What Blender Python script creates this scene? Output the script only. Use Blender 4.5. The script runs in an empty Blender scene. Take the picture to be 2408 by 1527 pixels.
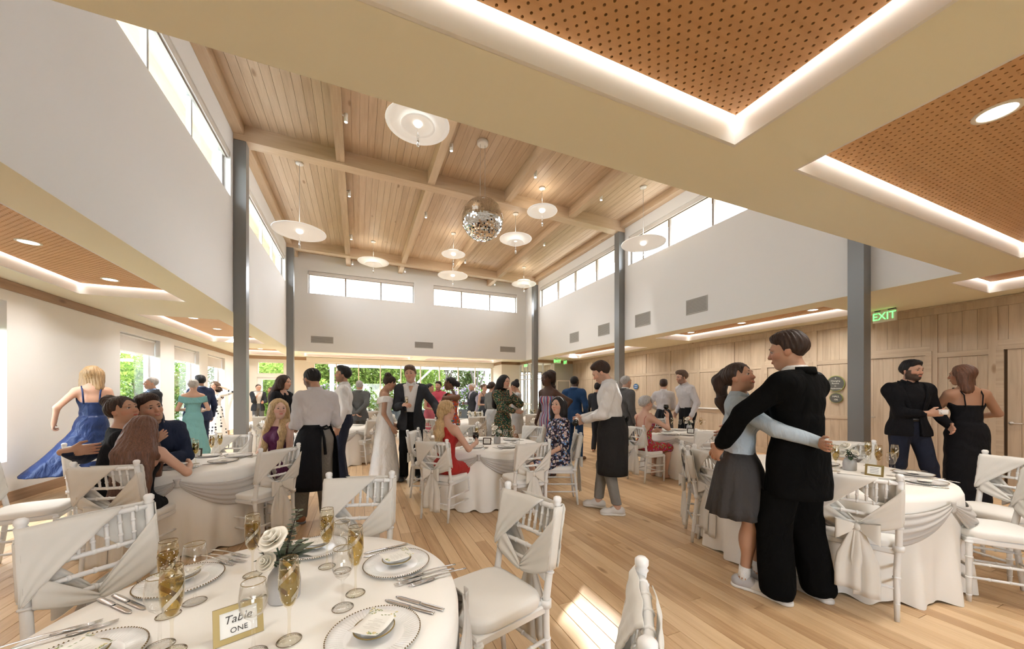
import bpy, bmesh, math, random, numpy as np
from mathutils import Vector, Matrix
random.seed(7); np.random.seed(7)
SC = bpy.context.scene
# ---------------------------------------------------------------- camera (level, wide, shifted up as architects do)
FPX, CX, HY, CAMH = 850.4, 1204., 926., 1.45          # focal length and horizon in pixels of a 2408 x 1527 frame
cam = bpy.data.cameras.new('camera'); cam_o = bpy.data.objects.new('camera', cam); SC.collection.objects.link(cam_o)
cam.sensor_width = 36; cam.lens = FPX/2408*36; cam.shift_y = (HY-763.5)/2408; cam.clip_start = .05; cam.clip_end = 300
cam_o.location = (0, 0, CAMH); cam_o.rotation_euler = (math.radians(90), 0, math.radians(-23.0186)); SC.camera = cam_o
# ---------------------------------------------------------------- sky, sun, exposure
wd = bpy.data.worlds.new('sky'); SC.world = wd; wd.use_nodes = True; nt = wd.node_tree; bg = nt.nodes['Background']
tcw = nt.nodes.new('ShaderNodeTexCoord'); sx = nt.nodes.new('ShaderNodeSeparateXYZ'); rw = nt.nodes.new('ShaderNodeValToRGB')
nt.links.new(tcw.outputs['Generated'], sx.inputs[0]); nt.links.new(sx.outputs['Z'], rw.inputs['Fac']); nt.links.new(rw.outputs['Color'], bg.inputs['Color'])
rw.color_ramp.elements[0].color = (.97, .98, 1., 1); rw.color_ramp.elements[1].color = (.70, .83, 1., 1); rw.color_ramp.elements[1].position = .8
bg.inputs['Strength'].default_value = 13.
sun = bpy.data.lights.new('sun', 'SUN'); sun.energy = 16.; sun.angle = .02; sun.color = (1., .95, .88)
sun_o = bpy.data.objects.new('sun', sun); SC.collection.objects.link(sun_o); sun_o.location = (20, 20, 20)
sun_o.rotation_euler = Vector((-1.088, -.955, -1.)).to_track_quat('-Z', 'Y').to_euler()
vs = SC.view_settings; vs.view_transform = 'Standard'; vs.look = 'None'; vs.gamma = 1.; vs.use_curve_mapping = False
vs.exposure = .24
SC.cycles.max_bounces = 9; SC.cycles.diffuse_bounces = 5; SC.cycles.glossy_bounces = 4; SC.cycles.transparent_max_bounces = 24; SC.cycles.sample_clamp_indirect = 6.; SC.cycles.caustics_reflective = False; SC.cycles.caustics_refractive = False
SC.cycles.use_denoising = True
# ---------------------------------------------------------------- helpers
def nmat(name, col=(.8,.8,.8), rough=.5, metal=0., spec=.5, **kw):
    m = bpy.data.materials.new(name); m.use_nodes = True
    b = m.node_tree.nodes['Principled BSDF']
    b.inputs['Base Color'].default_value = (*col, 1)
    b.inputs['Roughness'].default_value = rough
    b.inputs['Metallic'].default_value = metal
    b.inputs['Specular IOR Level'].default_value = spec
    for k, v in kw.items():
        b.inputs[k.replace('_', ' ')].default_value = v
    return m
def bsdf(m): return m.node_tree.nodes['Principled BSDF']
def N(m, t, **kw):
    n = m.node_tree.nodes.new(t)
    for k, v in kw.items():
        if k in n.inputs: n.inputs[k].default_value = v
        else: setattr(n, k, v)
    return n
def L(m, a, b): m.node_tree.links.new(a, b)
def ramp(m, stops, interp='LINEAR'):
    n = N(m, 'ShaderNodeValToRGB'); n.color_ramp.interpolation = interp
    e = n.color_ramp.elements
    while len(e) < len(stops): e.new(.5)
    for x, (p, c) in zip(e, stops):
        x.position = p; x.color = (*c, 1)
    return n
def add_bump(m, src, strength=.2, dist=.002):
    b = N(m, 'ShaderNodeBump', Strength=strength, Distance=dist)
    L(m, src, b.inputs['Height']); L(m, b.outputs['Normal'], bsdf(m).inputs['Normal'])
def cloth_mat(name, col, rough=.85, scale=350, bump=.15, var=.06, sheen=.0, fold=0.):
    m = nmat(name, col, rough, spec=.25)
    tc = N(m, 'ShaderNodeTexCoord'); nz = N(m, 'ShaderNodeTexNoise', Scale=scale, Detail=2.)
    L(m, tc.outputs['Object'], nz.inputs['Vector'])
    big = N(m, 'ShaderNodeTexNoise', Scale=3., Detail=3.); L(m, tc.outputs['Object'], big.inputs['Vector'])
    r = ramp(m, [(.3, tuple(c*(1-var) for c in col)), (.7, tuple(min(1, c*(1+var)) for c in col))])
    L(m, big.outputs['Fac'], r.inputs['Fac']); L(m, r.outputs['Color'], bsdf(m).inputs['Base Color'])
    if fold:
        mp = N(m, 'ShaderNodeMapping'); mp.inputs['Scale'].default_value = (9., 9., 5.); L(m, tc.outputs['Object'], mp.inputs['Vector'])
        fz = N(m, 'ShaderNodeTexNoise', Scale=1., Detail=3., Roughness=.5, Distortion=1.6); L(m, mp.outputs[0], fz.inputs['Vector']); add_bump(m, fz.outputs['Fac'], fold, .05)
    else: add_bump(m, nz.outputs['Fac'], bump, .001)
    if sheen: bsdf(m).inputs['Sheen Weight'].default_value = sheen
    return m
def wood_mat(name, cols, axis='Y', scale=1., rough=.45, island=True, knots=True, spec=.4, var=.4):
    m = nmat(name, cols[1], rough, spec=spec)
    tc = N(m, 'ShaderNodeTexCoord'); oi = N(m, 'ShaderNodeObjectInfo'); ge = N(m, 'ShaderNodeNewGeometry')
    sm = N(m, 'ShaderNodeMath', operation='ADD'); L(m, oi.outputs['Random'], sm.inputs[0])
    if island: L(m, ge.outputs['Random Per Island'], sm.inputs[1])
    fr = N(m, 'ShaderNodeMath', operation='FRACT'); L(m, sm.outputs[0], fr.inputs[0])
    mp = N(m, 'ShaderNodeMapping')
    s = {'X': (.6, 9, 9), 'Y': (9, .6, 9), 'Z': (9, 9, .6)}[axis]
    mp.inputs['Scale'].default_value = tuple(scale*v for v in s)
    L(m, ge.outputs['Position'], mp.inputs['Vector'])
    off = N(m, 'ShaderNodeMath', operation='MULTIPLY'); off.inputs[1].default_value = 37.
    L(m, fr.outputs[0], off.inputs[0])
    cb = N(m, 'ShaderNodeCombineXYZ')
    for i in range(3): L(m, off.outputs[0], cb.inputs[i])
    L(m, cb.outputs[0], mp.inputs['Location'])
    nz = N(m, 'ShaderNodeTexNoise', Scale=2.2, Detail=7., Roughness=.62, Distortion=.6)
    L(m, mp.outputs[0], nz.inputs['Vector'])
    r = ramp(m, [(.25, cols[0]), (.5, cols[1]), (.78, cols[2])])
    mx = N(m, 'ShaderNodeMath', operation='MULTIPLY_ADD'); mx.inputs[1].default_value = var; 
    L(m, fr.outputs[0], mx.inputs[0])
    hf = N(m, 'ShaderNodeMath', operation='MULTIPLY_ADD'); hf.inputs[1].default_value = .9; hf.inputs[2].default_value = .05-var/2
    L(m, nz.outputs['Fac'], hf.inputs[0]); L(m, hf.outputs[0], mx.inputs[2]); L(m, mx.outputs[0], r.inputs['Fac'])
    src = r.outputs['Color']
    if knots:
        mp2 = N(m, 'ShaderNodeMapping'); s2 = {'X': (.35, 1, 1), 'Y': (1, .35, 1), 'Z': (1, 1, .35)}[axis]
        mp2.inputs['Scale'].default_value = tuple(v*3.2*scale for v in s2); L(m, ge.outputs['Position'], mp2.inputs['Vector'])
        L(m, cb.outputs[0], mp2.inputs['Location'])
        vo = N(m, 'ShaderNodeTexVoronoi', Scale=1.); L(m, mp2.outputs[0], vo.inputs['Vector'])
        kr = ramp(m, [(.0, (.28, .2, .14)), (.055, (.62, .52, .42)), (.09, (1, 1, 1))]); L(m, vo.outputs['Distance'], kr.inputs['Fac'])
        mm = N(m, 'ShaderNodeMix', data_type='RGBA', blend_type='MULTIPLY'); mm.inputs['Factor'].default_value = .8
        L(m, src, mm.inputs['A']); L(m, kr.outputs['Color'], mm.inputs['B']); src = mm.outputs['Result']
    L(m, src, bsdf(m).inputs['Base Color'])
    add_bump(m, nz.outputs['Fac'], .12, .002)
    return m
def emis(name, col, s):
    m = nmat(name, col, .5); b = bsdf(m)
    b.inputs['Emission Color'].default_value = (*col, 1); b.inputs['Emission Strength'].default_value = s
    return m
def clear_mat(name, tint=(1, 1, 1), ior=1.45, rough=.0, refl=(1, 1, 1)):
    m = bpy.data.materials.new(name); m.use_nodes = True; nt = m.node_tree; nt.nodes.clear()
    o = nt.nodes.new('ShaderNodeOutputMaterial'); mx = nt.nodes.new('ShaderNodeMixShader')
    t = nt.nodes.new('ShaderNodeBsdfTransparent'); t.inputs[0].default_value = (*tint, 1)
    g = nt.nodes.new('ShaderNodeBsdfGlossy'); g.inputs['Roughness'].default_value = rough; g.inputs[0].default_value = (*refl, 1)
    lw = nt.nodes.new('ShaderNodeLayerWeight'); lw.inputs['Blend'].default_value = .5; f0 = ((ior-1)/(ior+1))**2
    pw = nt.nodes.new('ShaderNodeMath'); pw.operation = 'POWER'; pw.inputs[1].default_value = 4.; nt.links.new(lw.outputs['Facing'], pw.inputs[0])
    ma = nt.nodes.new('ShaderNodeMath'); ma.operation = 'MULTIPLY_ADD'; ma.inputs[1].default_value = .85; ma.inputs[2].default_value = f0; nt.links.new(pw.outputs[0], ma.inputs[0])
    nt.links.new(ma.outputs[0], mx.inputs[0]); nt.links.new(t.outputs[0], mx.inputs[1]); nt.links.new(g.outputs[0], mx.inputs[2])
    nt.links.new(mx.outputs[0], o.inputs[0]); return m

C = bpy.context.scene.collection
def link(o): C.objects.link(o); return o
def tag(o, label=None, cat=None, group=None, kind=None):
    if label:
        o['label'] = label
        if len(label.replace('-', ' ').split()) > 16 or len(label) > 150: print('LONGLABEL', label)
    if cat: o['category'] = cat
    if group: o['group'] = group
    if kind: o['kind'] = kind
    return o
def empty(name, loc=(0, 0, 0), rz=0., label=None, cat=None, group=None, kind=None):
    o = bpy.data.objects.new(name, None); o.empty_display_size = .1; link(o)
    o.location = loc; o.rotation_euler = (0, 0, rz)
    return tag(o, label, cat, group, kind)
def copy_tree(o, parent=None):
    c = o.copy(); link(c); c.parent = parent
    for ch in list(o.children): copy_tree(ch, c)
    return c
def mesh_np(name, V, F, mat=None, parent=None, smooth=True, loc=None):
    V = np.asarray(V, dtype=np.float32); me = bpy.data.meshes.new(name)
    if isinstance(F, np.ndarray):
        k = F.shape[1]; n = len(F)
        me.vertices.add(len(V)); me.vertices.foreach_set('co', V.ravel())
        me.loops.add(n*k); me.loops.foreach_set('vertex_index', F.astype(np.int32).ravel())
        me.polygons.add(n); me.polygons.foreach_set('loop_start', np.arange(0, n*k, k, dtype=np.int32))
        me.update(calc_edges=True)
    else:
        me.from_pydata([tuple(v) for v in V.tolist()], [], F)
    if mat is not None:
        for mm in (mat if isinstance(mat, (list, tuple)) else [mat]): me.materials.append(mm)
    me.polygons.foreach_set('use_smooth', np.full(len(me.polygons), bool(smooth)))
    me.validate(); o = bpy.data.objects.new(name, me); link(o)
    if parent is not None: o.parent = parent
    if loc is not None: o.location = loc
    return o
def setcol(o, col):
    a = o.data.color_attributes.new('Col', 'FLOAT_COLOR', 'POINT')
    c = np.ones((len(o.data.vertices), 4), np.float32); c[:, :3] = col
    a.data.foreach_set('color', c.ravel())
class MB:
    def __init__(s): s.v = []; s.f = []; s.n = 0
    def add(s, V, F):
        V = [tuple(map(float, v)) for v in V]
        s.v += V; s.f += [tuple(i+s.n for i in f) for f in F]; s.n += len(V); return s
    def box(s, x0, x1, y0, y1, z0, z1, zf=None):
        V = [(x, y, z) for z in (z0, z1) for y in (y0, y1) for x in (x0, x1)]
        if zf: V = [(x, y, z+zf(x, y)) for x, y, z in V]
        return s.add(V, [(0, 2, 3, 1), (4, 5, 7, 6), (0, 1, 5, 4), (2, 6, 7, 3), (0, 4, 6, 2), (1, 3, 7, 5)])
    def bbox(s, x0, x1, y0, y1, z0, z1, b=.004):
        x = [x0, x0+b, x1-b, x1]; y = [y0, y0+b, y1-b, y1]; z = [z0, z0+b, z1-b, z1]
        V = []; F = []
        def ring(zz, ins):
            a, c = (x[1], x[2]) if ins else (x[0], x[3]); d, e = (y[1], y[2]) if ins else (y[0], y[3])
            if ins: V.extend([(a, d, zz), (c, d, zz), (c, e, zz), (a, e, zz)])
            else: V.extend([(a, d, zz), (c, d, zz), (c, e, zz), (a, e, zz)])
        ring(z0, 1); ring(z[1], 0); ring(z[2], 0); ring(z1, 1)
        for k in range(3):
            for i in range(4):
                j = (i+1) % 4; F.append((4*k+i, 4*k+j, 4*k+4+j, 4*k+4+i))
        F += [(3, 2, 1, 0), (12, 13, 14, 15)]
        return s.add(V, F)
    def tube(s, path, rad, n=8, cap=True):
        P = [Vector(p) for p in path]; k = len(P)
        R = rad if isinstance(rad, (list, tuple)) else [rad]*k
        t0 = (P[1]-P[0]).normalized(); up = Vector((0, 0, 1)) if abs(t0.z) < .9 else Vector((1, 0, 0))
        a = t0.cross(up).normalized(); V = []; F = []
        for i in range(k):
            t = (P[min(i+1, k-1)]-P[max(i-1, 0)]).normalized()
            a = (a-t*a.dot(t)).normalized(); b = t.cross(a)
            for j in range(n):
                th = 2*math.pi*j/n; V.append(P[i]+(a*math.cos(th)+b*math.sin(th))*R[i])
        for i in range(k-1):
            for j in range(n):
                q = (j+1) % n; F.append((i*n+j, i*n+q, (i+1)*n+q, (i+1)*n+j))
        if cap: F += [tuple(range(n-1, -1, -1)), tuple((k-1)*n+j for j in range(n))]
        return s.add(V, F)
    def lathe(s, prof, n=16, c=(0, 0, 0), cap=False):
        V = []; F = []; k = len(prof)
        for r, z in prof:
            for j in range(n):
                th = 2*math.pi*j/n; V.append((c[0]+r*math.cos(th), c[1]+r*math.sin(th), c[2]+z))
        for i in range(k-1):
            for j in range(n):
                q = (j+1) % n; F.append((i*n+j, i*n+q, (i+1)*n+q, (i+1)*n+j))
        if cap: F += [tuple(range(n-1, -1, -1)), tuple((k-1)*n+j for j in range(n))]
        return s.add(V, F)
    def grid(s, fn, nu, nv, closed=False):
        V = [fn(i/(nu if closed else nu-1), j/(nv-1)) for j in range(nv) for i in range(nu)]; F = []
        for j in range(nv-1):
            for i in range(nu if closed else nu-1):
                q = (i+1) % nu; F.append((j*nu+i, j*nu+q, (j+1)*nu+q, (j+1)*nu+i))
        return s.add(V, F)
    def xf(s, fn): s.v = [tuple(fn(Vector(v))) for v in s.v]; return s
    def build(s, name, mat, parent=None, smooth=False, loc=None, auto=None):
        o = mesh_np(name, np.array(s.v, np.float32).reshape(-1, 3), s.f, mat, parent, smooth, loc)
        if auto: 
            o.data.polygons.foreach_set('use_smooth', np.ones(len(o.data.polygons), bool))
            md = o.modifiers.new('es', 'EDGE_SPLIT'); md.split_angle = math.radians(auto)
        return o
def solidify(o, t=.002, off=0.):
    md = o.modifiers.new('solid', 'SOLIDIFY'); md.thickness = t; md.offset = off; return o
# ---------------------------------------------------------------- soft-surface modelling (distance fields -> quads)
def surface_nets(D, o, h):
    s = D < 0; nx, ny, nz = D.shape
    c = np.zeros((nx-1, ny-1, nz-1), np.int8)
    for a in (0, 1):
        for b in (0, 1):
            for d in (0, 1): c += s[a:nx-1+a, b:ny-1+b, d:nz-1+d]
    m = (c > 0) & (c < 8); idx = np.full(m.shape, -1, np.int32)
    I = np.argwhere(m); n = len(I)
    if n == 0: return np.zeros((0, 3)), np.zeros((0, 4), int)
    idx[m] = np.arange(n); acc = np.zeros((n, 3)); cnt = np.zeros(n)
    cor = [(a, b, d) for a in (0, 1) for b in (0, 1) for d in (0, 1)]
    val = {q: D[I[:, 0]+q[0], I[:, 1]+q[1], I[:, 2]+q[2]] for q in cor}
    for p in cor:
        for ax in range(3):
            if p[ax]: continue
            q = list(p); q[ax] = 1; q = tuple(q); d0, d1 = val[p], val[q]
            x = (d0 < 0) != (d1 < 0); t = d0[x]/(d0[x]-d1[x]); P = np.tile(np.array(p, float), (x.sum(), 1)); P[:, ax] = t
            acc[x] += P; cnt[x] += 1
    V = (I+acc/cnt[:, None])*h+o; Q = []
    for ax in range(3):
        b, d = [(1, 2), (2, 0), (0, 1)][ax]
        sl0 = [slice(None)]*3; sl1 = [slice(None)]*3; sl0[ax] = slice(0, -1); sl1[ax] = slice(1, None)
        x = s[tuple(sl0)] != s[tuple(sl1)]; E = np.argwhere(x)
        E = E[(E[:, b] > 0) & (E[:, d] > 0) & (E[:, b] < D.shape[b]-1) & (E[:, d] < D.shape[d]-1)]
        if not len(E): continue
        sg = s[E[:, 0], E[:, 1], E[:, 2]]
        def cell(i, j):
            K = E.copy(); K[:, b] -= i; K[:, d] -= j; return idx[K[:, 0], K[:, 1], K[:, 2]]
        q = np.stack([cell(1, 1), cell(0, 1), cell(0, 0), cell(1, 0)], 1); q[~sg] = q[~sg][:, ::-1]; Q.append(q)
    F = np.concatenate(Q); F = F[(F >= 0).all(1)]
    return V, F
class Field:
    """a list of rounded shapes blended together; ops: u union, s subtract"""
    def __init__(f): f.p = []
    def cone(f, a, b, ra, rb, k=.02, op='u', sy=None):
        f.p.append(('c', np.array(a, float), np.array(b, float), ra, rb, k, op, sy)); return f
    def ell(f, c, r, R=None, k=.02, op='u'):
        f.p.append(('e', np.array(c, float), np.array(r, float), np.eye(3) if R is None else np.array(R), 0, k, op, None)); return f
    def fn(f, func, lo, hi, k=.0, op='u'):
        f.p.append(('f', np.array(lo, float), np.array(hi, float), func, 0, k, op, None)); return f
    def bounds(f):
        lo = np.full(3, 1e9); hi = -lo
        for t, a, b, c, d, k, op, sy in f.p:
            if op != 'u': continue
            if t == 'c': l = np.minimum(a-c, b-d); h = np.maximum(a+c, b+d)
            elif t == 'e': e = (np.abs(c.T) @ b) if True else b; e = np.full(3, b.max()) if abs(c-np.eye(3)).max() > 1e-6 else b; l = a-e; h = a+e
            else: l, h = a, b
            lo = np.minimum(lo, l); hi = np.maximum(hi, h)
        return lo, hi
    def mesh(f, h, lo=None, hi=None, disp=None, cut=None, full=False, grow=0.):
        l, u = f.bounds()
        if lo is not None: l = np.maximum(l, lo)
        if hi is not None: u = np.minimum(u, hi)
        l = l-2.5*h-grow; u = u+2.5*h+grow; n = np.maximum(4, np.ceil((u-l)/h).astype(int))
        ax = [l[i]+h*np.arange(n[i]) for i in range(3)]
        D = np.full(n, .5, np.float32)
        for t, a, b, c, d, k, op, sy in f.p:
            if t == 'c': bl = np.minimum(a-c, b-d); bh = np.maximum(a+c, b+d)
            elif t == 'e': e = b.max(); bl = a-e; bh = a+e
            else: bl, bh = a, b
            pad = k+3*h+grow
            i0 = np.maximum(0, np.floor((bl-pad-l)/h).astype(int)); i1 = np.minimum(n, np.ceil((bh+pad-l)/h).astype(int)+1)
            if (i1 <= i0).any(): continue
            X = ax[0][i0[0]:i1[0], None, None]; Y = ax[1][None, i0[1]:i1[1], None]; Z = ax[2][None, None, i0[2]:i1[2]]
            if t == 'c':
                ba = b-a; l2 = ba@ba+1e-12
                px, py, pz = X-a[0], Y-a[1], Z-a[2]
                tt = np.clip((px*ba[0]+py*ba[1]+pz*ba[2])/l2, 0, 1)
                qx, qy, qz = px-tt*ba[0], py-tt*ba[1], pz-tt*ba[2]
                g = np.sqrt(qx*qx+qy*qy+qz*qz)-(c+(d-c)*tt)
            elif t == 'e':
                qx, qy, qz = X-a[0], Y-a[1], Z-a[2]
                r = [c[0, j]*qx+c[1, j]*qy+c[2, j]*qz for j in range(3)]
                k0 = np.sqrt((r[0]/b[0])**2+(r[1]/b[1])**2+(r[2]/b[2])**2)
                k1 = np.sqrt((r[0]/b[0]**2)**2+(r[1]/b[1]**2)**2+(r[2]/b[2]**2)**2)+1e-9
                g = k0*(k0-1)/k1
            else: g = c(X, Y, Z)
            S = D[i0[0]:i1[0], i0[1]:i1[1], i0[2]:i1[2]]
            if op == 'u':
                if k > 0:
                    w = np.maximum(k-np.abs(S-g), 0)/k; R = np.minimum(S, g)-w*w*k*.25
                else: R = np.minimum(S, g)
            else:
                if k > 0:
                    w = np.maximum(k-np.abs(S+g), 0)/k; R = np.maximum(S, -g)+w*w*k*.25
                else: R = np.maximum(S, -g)
            D[i0[0]:i1[0], i0[1]:i1[1], i0[2]:i1[2]] = R
        if disp is not None: D = D+disp(ax[0][:, None, None], ax[1][None, :, None], ax[2][None, None, :])
        D0 = D
        if cut is not None: D = np.maximum(D, cut(ax[0][:, None, None], ax[1][None, :, None], ax[2][None, None, :]))
        if full: return (*surface_nets(D, l, h), D0, l, h)
        return surface_nets(D, l, h)
def join_np(parts):
    V = []; F = []; n = 0
    for v, f in parts:
        V.append(v); F.append(f+n); n += len(v)
    return np.concatenate(V), np.concatenate(F)
def rotx(a): c, s = math.cos(a), math.sin(a); return np.array([[1, 0, 0], [0, c, -s], [0, s, c]])
def roty(a): c, s = math.cos(a), math.sin(a); return np.array([[c, 0, s], [0, 1, 0], [-s, 0, c]])
def rotz(a): c, s = math.cos(a), math.sin(a); return np.array([[c, -s, 0], [s, c, 0], [0, 0, 1]])
def unit(v): v = np.asarray(v, float); return v/(np.linalg.norm(v)+1e-9)
# ---------------------------------------------------------------- the hall
XL, XR, YN, YF, ZS = -2.13, 6.93, 1.957, 14.7, 2.95      # clerestory walls, near soffit edge, far wall, soffit height
WL, WR, WF, WB = -4.27, 9.10, 17.0, -3.0                  # outer walls
M_wall = nmat('wall_paint', (.80, .79, .775), .7, spec=.2); M_soff = nmat('soffit_paint', (.86, .84, .70), .75, spec=.2)
M_cream = nmat('cream_paint', (.80, .76, .68), .7, spec=.2); M_white = nmat('white_paint', (.84, .83, .81), .45, spec=.35)
for _m in (M_wall, M_soff, M_cream):
    _n = N(_m, 'ShaderNodeTexNoise', Scale=220., Detail=3.); add_bump(_m, _n.outputs['Fac'], .05, .001)
M_floor = wood_mat('oak_floor', [(.45, .28, .145), (.60, .405, .225), (.71, .52, .315)], 'Y', 1., .38)
M_ceilw = wood_mat('pine_ceiling', [(.44, .315, .205), (.55, .41, .28), (.64, .50, .36)], 'Y', .8, .5, var=.25)
M_beamY = wood_mat('pine_beam', [(.45, .315, .20), (.56, .41, .27), (.65, .50, .35)], 'Y', .7, .5)
M_beamX = wood_mat('pine_beam_cross', [(.45, .315, .20), (.56, .41, .27), (.65, .50, .35)], 'X', .7, .5)
M_panw = wood_mat('pine_wall', [(.37, .285, .20), (.46, .365, .265), (.54, .44, .33)], 'Z', .8, .5, var=.18)
M_trimw = wood_mat('oak_trim', [(.22, .13, .075), (.32, .20, .12), (.42, .28, .18)], 'Y', .8, .5)
M_perf = wood_mat('perforated_oak', [(.50, .275, .12), (.55, .315, .145), (.60, .36, .175)], 'X', .5, .5, island=False, knots=False)
M_grout = nmat('joint_dark', (.06, .038, .022), .9, spec=.1); M_void = nmat('plenum_black', (.006, .006, .006), .9, spec=.0)
M_steel = nmat('grey_column_paint', (.19, .19, .188), .32, spec=.5); M_frame = nmat('aluminium_frame', (.50, .50, .50), .4, .3)
M_brownf = nmat('bronze_mullion', (.20, .15, .11), .5); M_blind = cloth_mat('blind_fabric', (.70, .68, .66), .9, 900, .05, .02)
M_pane = clear_mat('window_glass', (.97, .985, .99), 1.35); M_led = emis('cove_led', (1., .985, .95), 26.); M_down = emis('downlight_lens', (1., .95, .86), 6.)
M_louv = nmat('vent_grille', (.42, .40, .37), .55); M_louvd = nmat('vent_dark', (.20, .19, .175), .8)
def struct(o): o['kind'] = 'structure'; return o
def rects(u0, u1, v0, v1, holes):
    us = sorted({u0, u1, *[x for h in holes for x in h[:2]]}); vs_ = sorted({v0, v1, *[x for h in holes for x in h[2:]]}); out = []
    us = [u for u in us if u0 <= u <= u1]; vs_ = [v for v in vs_ if v0 <= v <= v1]
    for j in range(len(vs_)-1):
        run = None
        for i in range(len(us)-1):
            cu, cv = (us[i]+us[i+1])/2, (vs_[j]+vs_[j+1])/2; hole = any(h[0] < cu < h[1] and h[2] < cv < h[3] for h in holes)
            if not hole: run = [us[i], us[i+1]] if run is None else [run[0], us[i+1]]
            if (hole or i == len(us)-2) and run is not None: out.append((*run, vs_[j], vs_[j+1])); run = None
    return out
def wallX(name, x0, x1, y0, y1, z0, z1, holes, mat, parent=None):
    b = MB()
    for a, c, d, e in rects(y0, y1, z0, z1, holes): b.box(x0, x1, a, c, d, e)
    o = b.build(name, mat, parent); return o if parent else struct(o)
def wallY(name, y0, y1, x0, x1, z0, z1, holes, mat, parent=None):
    b = MB()
    for a, c, d, e in rects(x0, x1, z0, z1, holes): b.box(a, c, y0, y1, d, e)
    o = b.build(name, mat, parent); return o if parent else struct(o)
# floor: slab with dark joints, oak boards laid along the room
floor = struct(MB().box(WL, WR, WB, WF+.1, -.12, -.010).build('floor', M_grout))
PW, GAP = .1085, .0022; rng = random.Random(3); planks = []; lens = (1.1, 1.45, 1.8, 2.2)
def inview(X, Y, m=140):
    a = math.radians(23.0186); r = X*math.cos(a)-Y*math.sin(a); d = X*math.sin(a)+Y*math.cos(a)
    if d < .9: return None
    px, py = CX+FPX*r/d, HY+FPX*CAMH/d
    return d if -m < px < 2408+m and py < 1527+m else None
x = WL
while x < WR:
    y = WB-rng.random()*1.8; w = min(PW, WR-x)
    while y < WF:
        l = rng.choice(lens); a, b_ = max(y, WB), min(y+l, WF)
        if b_-a > .05: planks.append((x, a, b_, l if (a == y and b_ == y+l and w == PW) else None, w))
        y += l
    x += PW
def plank_mesh(w, l):
    b = MB(); b.bbox(GAP/2, w-GAP/2, GAP/2, l-GAP/2, -.012, 0., .0016); return b
score = []
for i, (x, a, b_, l, w) in enumerate(planks):
    d = inview(x+w/2, (a+b_)/2); score.append((d if d else 99, i))
score.sort(); near = {i for d, i in score if d < 90 and planks[i][3]}
near = set([i for d, i in score if i in near][:300]); pm = {}; rest = MB()
for i, (x, a, b_, l, w) in enumerate(planks):
    if i in near:
        if l not in pm:
            o = plank_mesh(PW, l).build('plank', M_floor, floor, False); pm[l] = o.data
        else: o = bpy.data.objects.new('plank', pm[l]); link(o); o.parent = floor
        o.location = (x, a, 0)
    else:
        rest.bbox(x+GAP/2, x+w-GAP/2, a+GAP/2, b_-GAP/2, -.012, 0., .0016)
tag(rest.build('planks', M_floor, floor), kind='stuff')
# low ceiling with recessed coves
COVES = [(-1.94, 2.087, .23, 1.48, 1), (2.706, 6.735, .23, 1.48, 1), (-3.85, -2.60, 3.64, 7.52, 1), (-3.85, -2.60, 9.07, 12.95, 0), (-3.85, -2.60, 14.45, 16.5, 0),
         (7.39, 8.65, -1.70, 2.178, 1), (7.39, 8.65, 3.64, 7.50, 1), (7.39, 8.65, 9.10, 12.95, 0), (-1.98, 2.10, 15.25, 16.55, 0), (2.72, 6.02, 15.25, 16.55, 0), (-3.85, -2.60, -1.7, 2.1, 0)]
b = MB(); holes = [(c[0]-.019, c[1]+.019, c[2]-.019, c[3]+.019) for c in COVES]
for r in [(WL, WR, WB, YN-.002), (WL, XL-.001, YN-.002, WF), (XR+.001, WR, YN-.002, WF), (XL-.001, XR+.001, YF+.001, WF)]:
    for a, c, d, e in rects(*r, [h for h in holes if h[0] < r[1] and h[1] > r[0] and h[2] < r[3] and h[3] > r[2]]): b.box(a, c, d, e, ZS, ZS+.06)
ceil_lo = struct(b.build('ceiling', M_soff)); ZP = 3.104
def perforated(x0, x1, y0, y1, z, holes_):
    b = MB()
    if not holes_: return b.box(x0, x1, y0, y1, z, z+.018)
    a = .060; nx = int(round((x1-x0)/a)); ny = int(round((y1-y0)/a)); ax, ay = (x1-x0)/nx, (y1-y0)/ny; V = []; F = []; n = 0; r = .0074
    sq = [(math.cos(t), math.sin(t)) for t in [math.pi/4*k for k in range(8)]]; bd = [(1, 0), (1, 1), (0, 1), (-1, 1), (-1, 0), (-1, -1), (0, -1), (1, -1)]
    hx, hy = ax/4, ay/4
    for i in range(nx):
        for j in range(ny):
            X, Y = x0+i*ax, y0+j*ay
            for u, w in ((0, 0), (1, 1)):
                cx, cy = X+hx+u*2*hx, Y+hy+w*2*hy
                V += [(cx+p[0]*hx, cy+p[1]*hy, z) for p in bd]+[(cx+p[0]*r, cy+p[1]*r, z) for p in sq]+[(cx+p[0]*r, cy+p[1]*r, z+.016) for p in sq]
                for k in range(8):
                    q = (k+1) % 8; F += [(n+k, n+8+k, n+8+q, n+q), (n+8+k, n+16+k, n+16+q, n+8+q)]
                n += 24
            for u, w in ((1, 0), (0, 1)):
                cx, cy = X+hx+u*2*hx, Y+hy+w*2*hy; V += [(cx-hx, cy-hy, z), (cx-hx, cy+hy, z), (cx+hx, cy+hy, z), (cx+hx, cy-hy, z)]; F.append((n, n+1, n+2, n+3)); n += 4
    return b.add(V, F)
def light_area(name, loc, size, power, col, parent=None, shape='DISK', rot=None, spread=math.pi):
    l = bpy.data.lights.new(name, 'AREA'); l.shape = shape; l.size = size; l.energy = power; l.color = col; l.spread = spread
    o = bpy.data.objects.new(name, l); link(o); o.location = loc
    if rot: o.rotation_euler = rot
    if parent: o.parent = parent
    return o
DOWN_W = 17.
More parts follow.
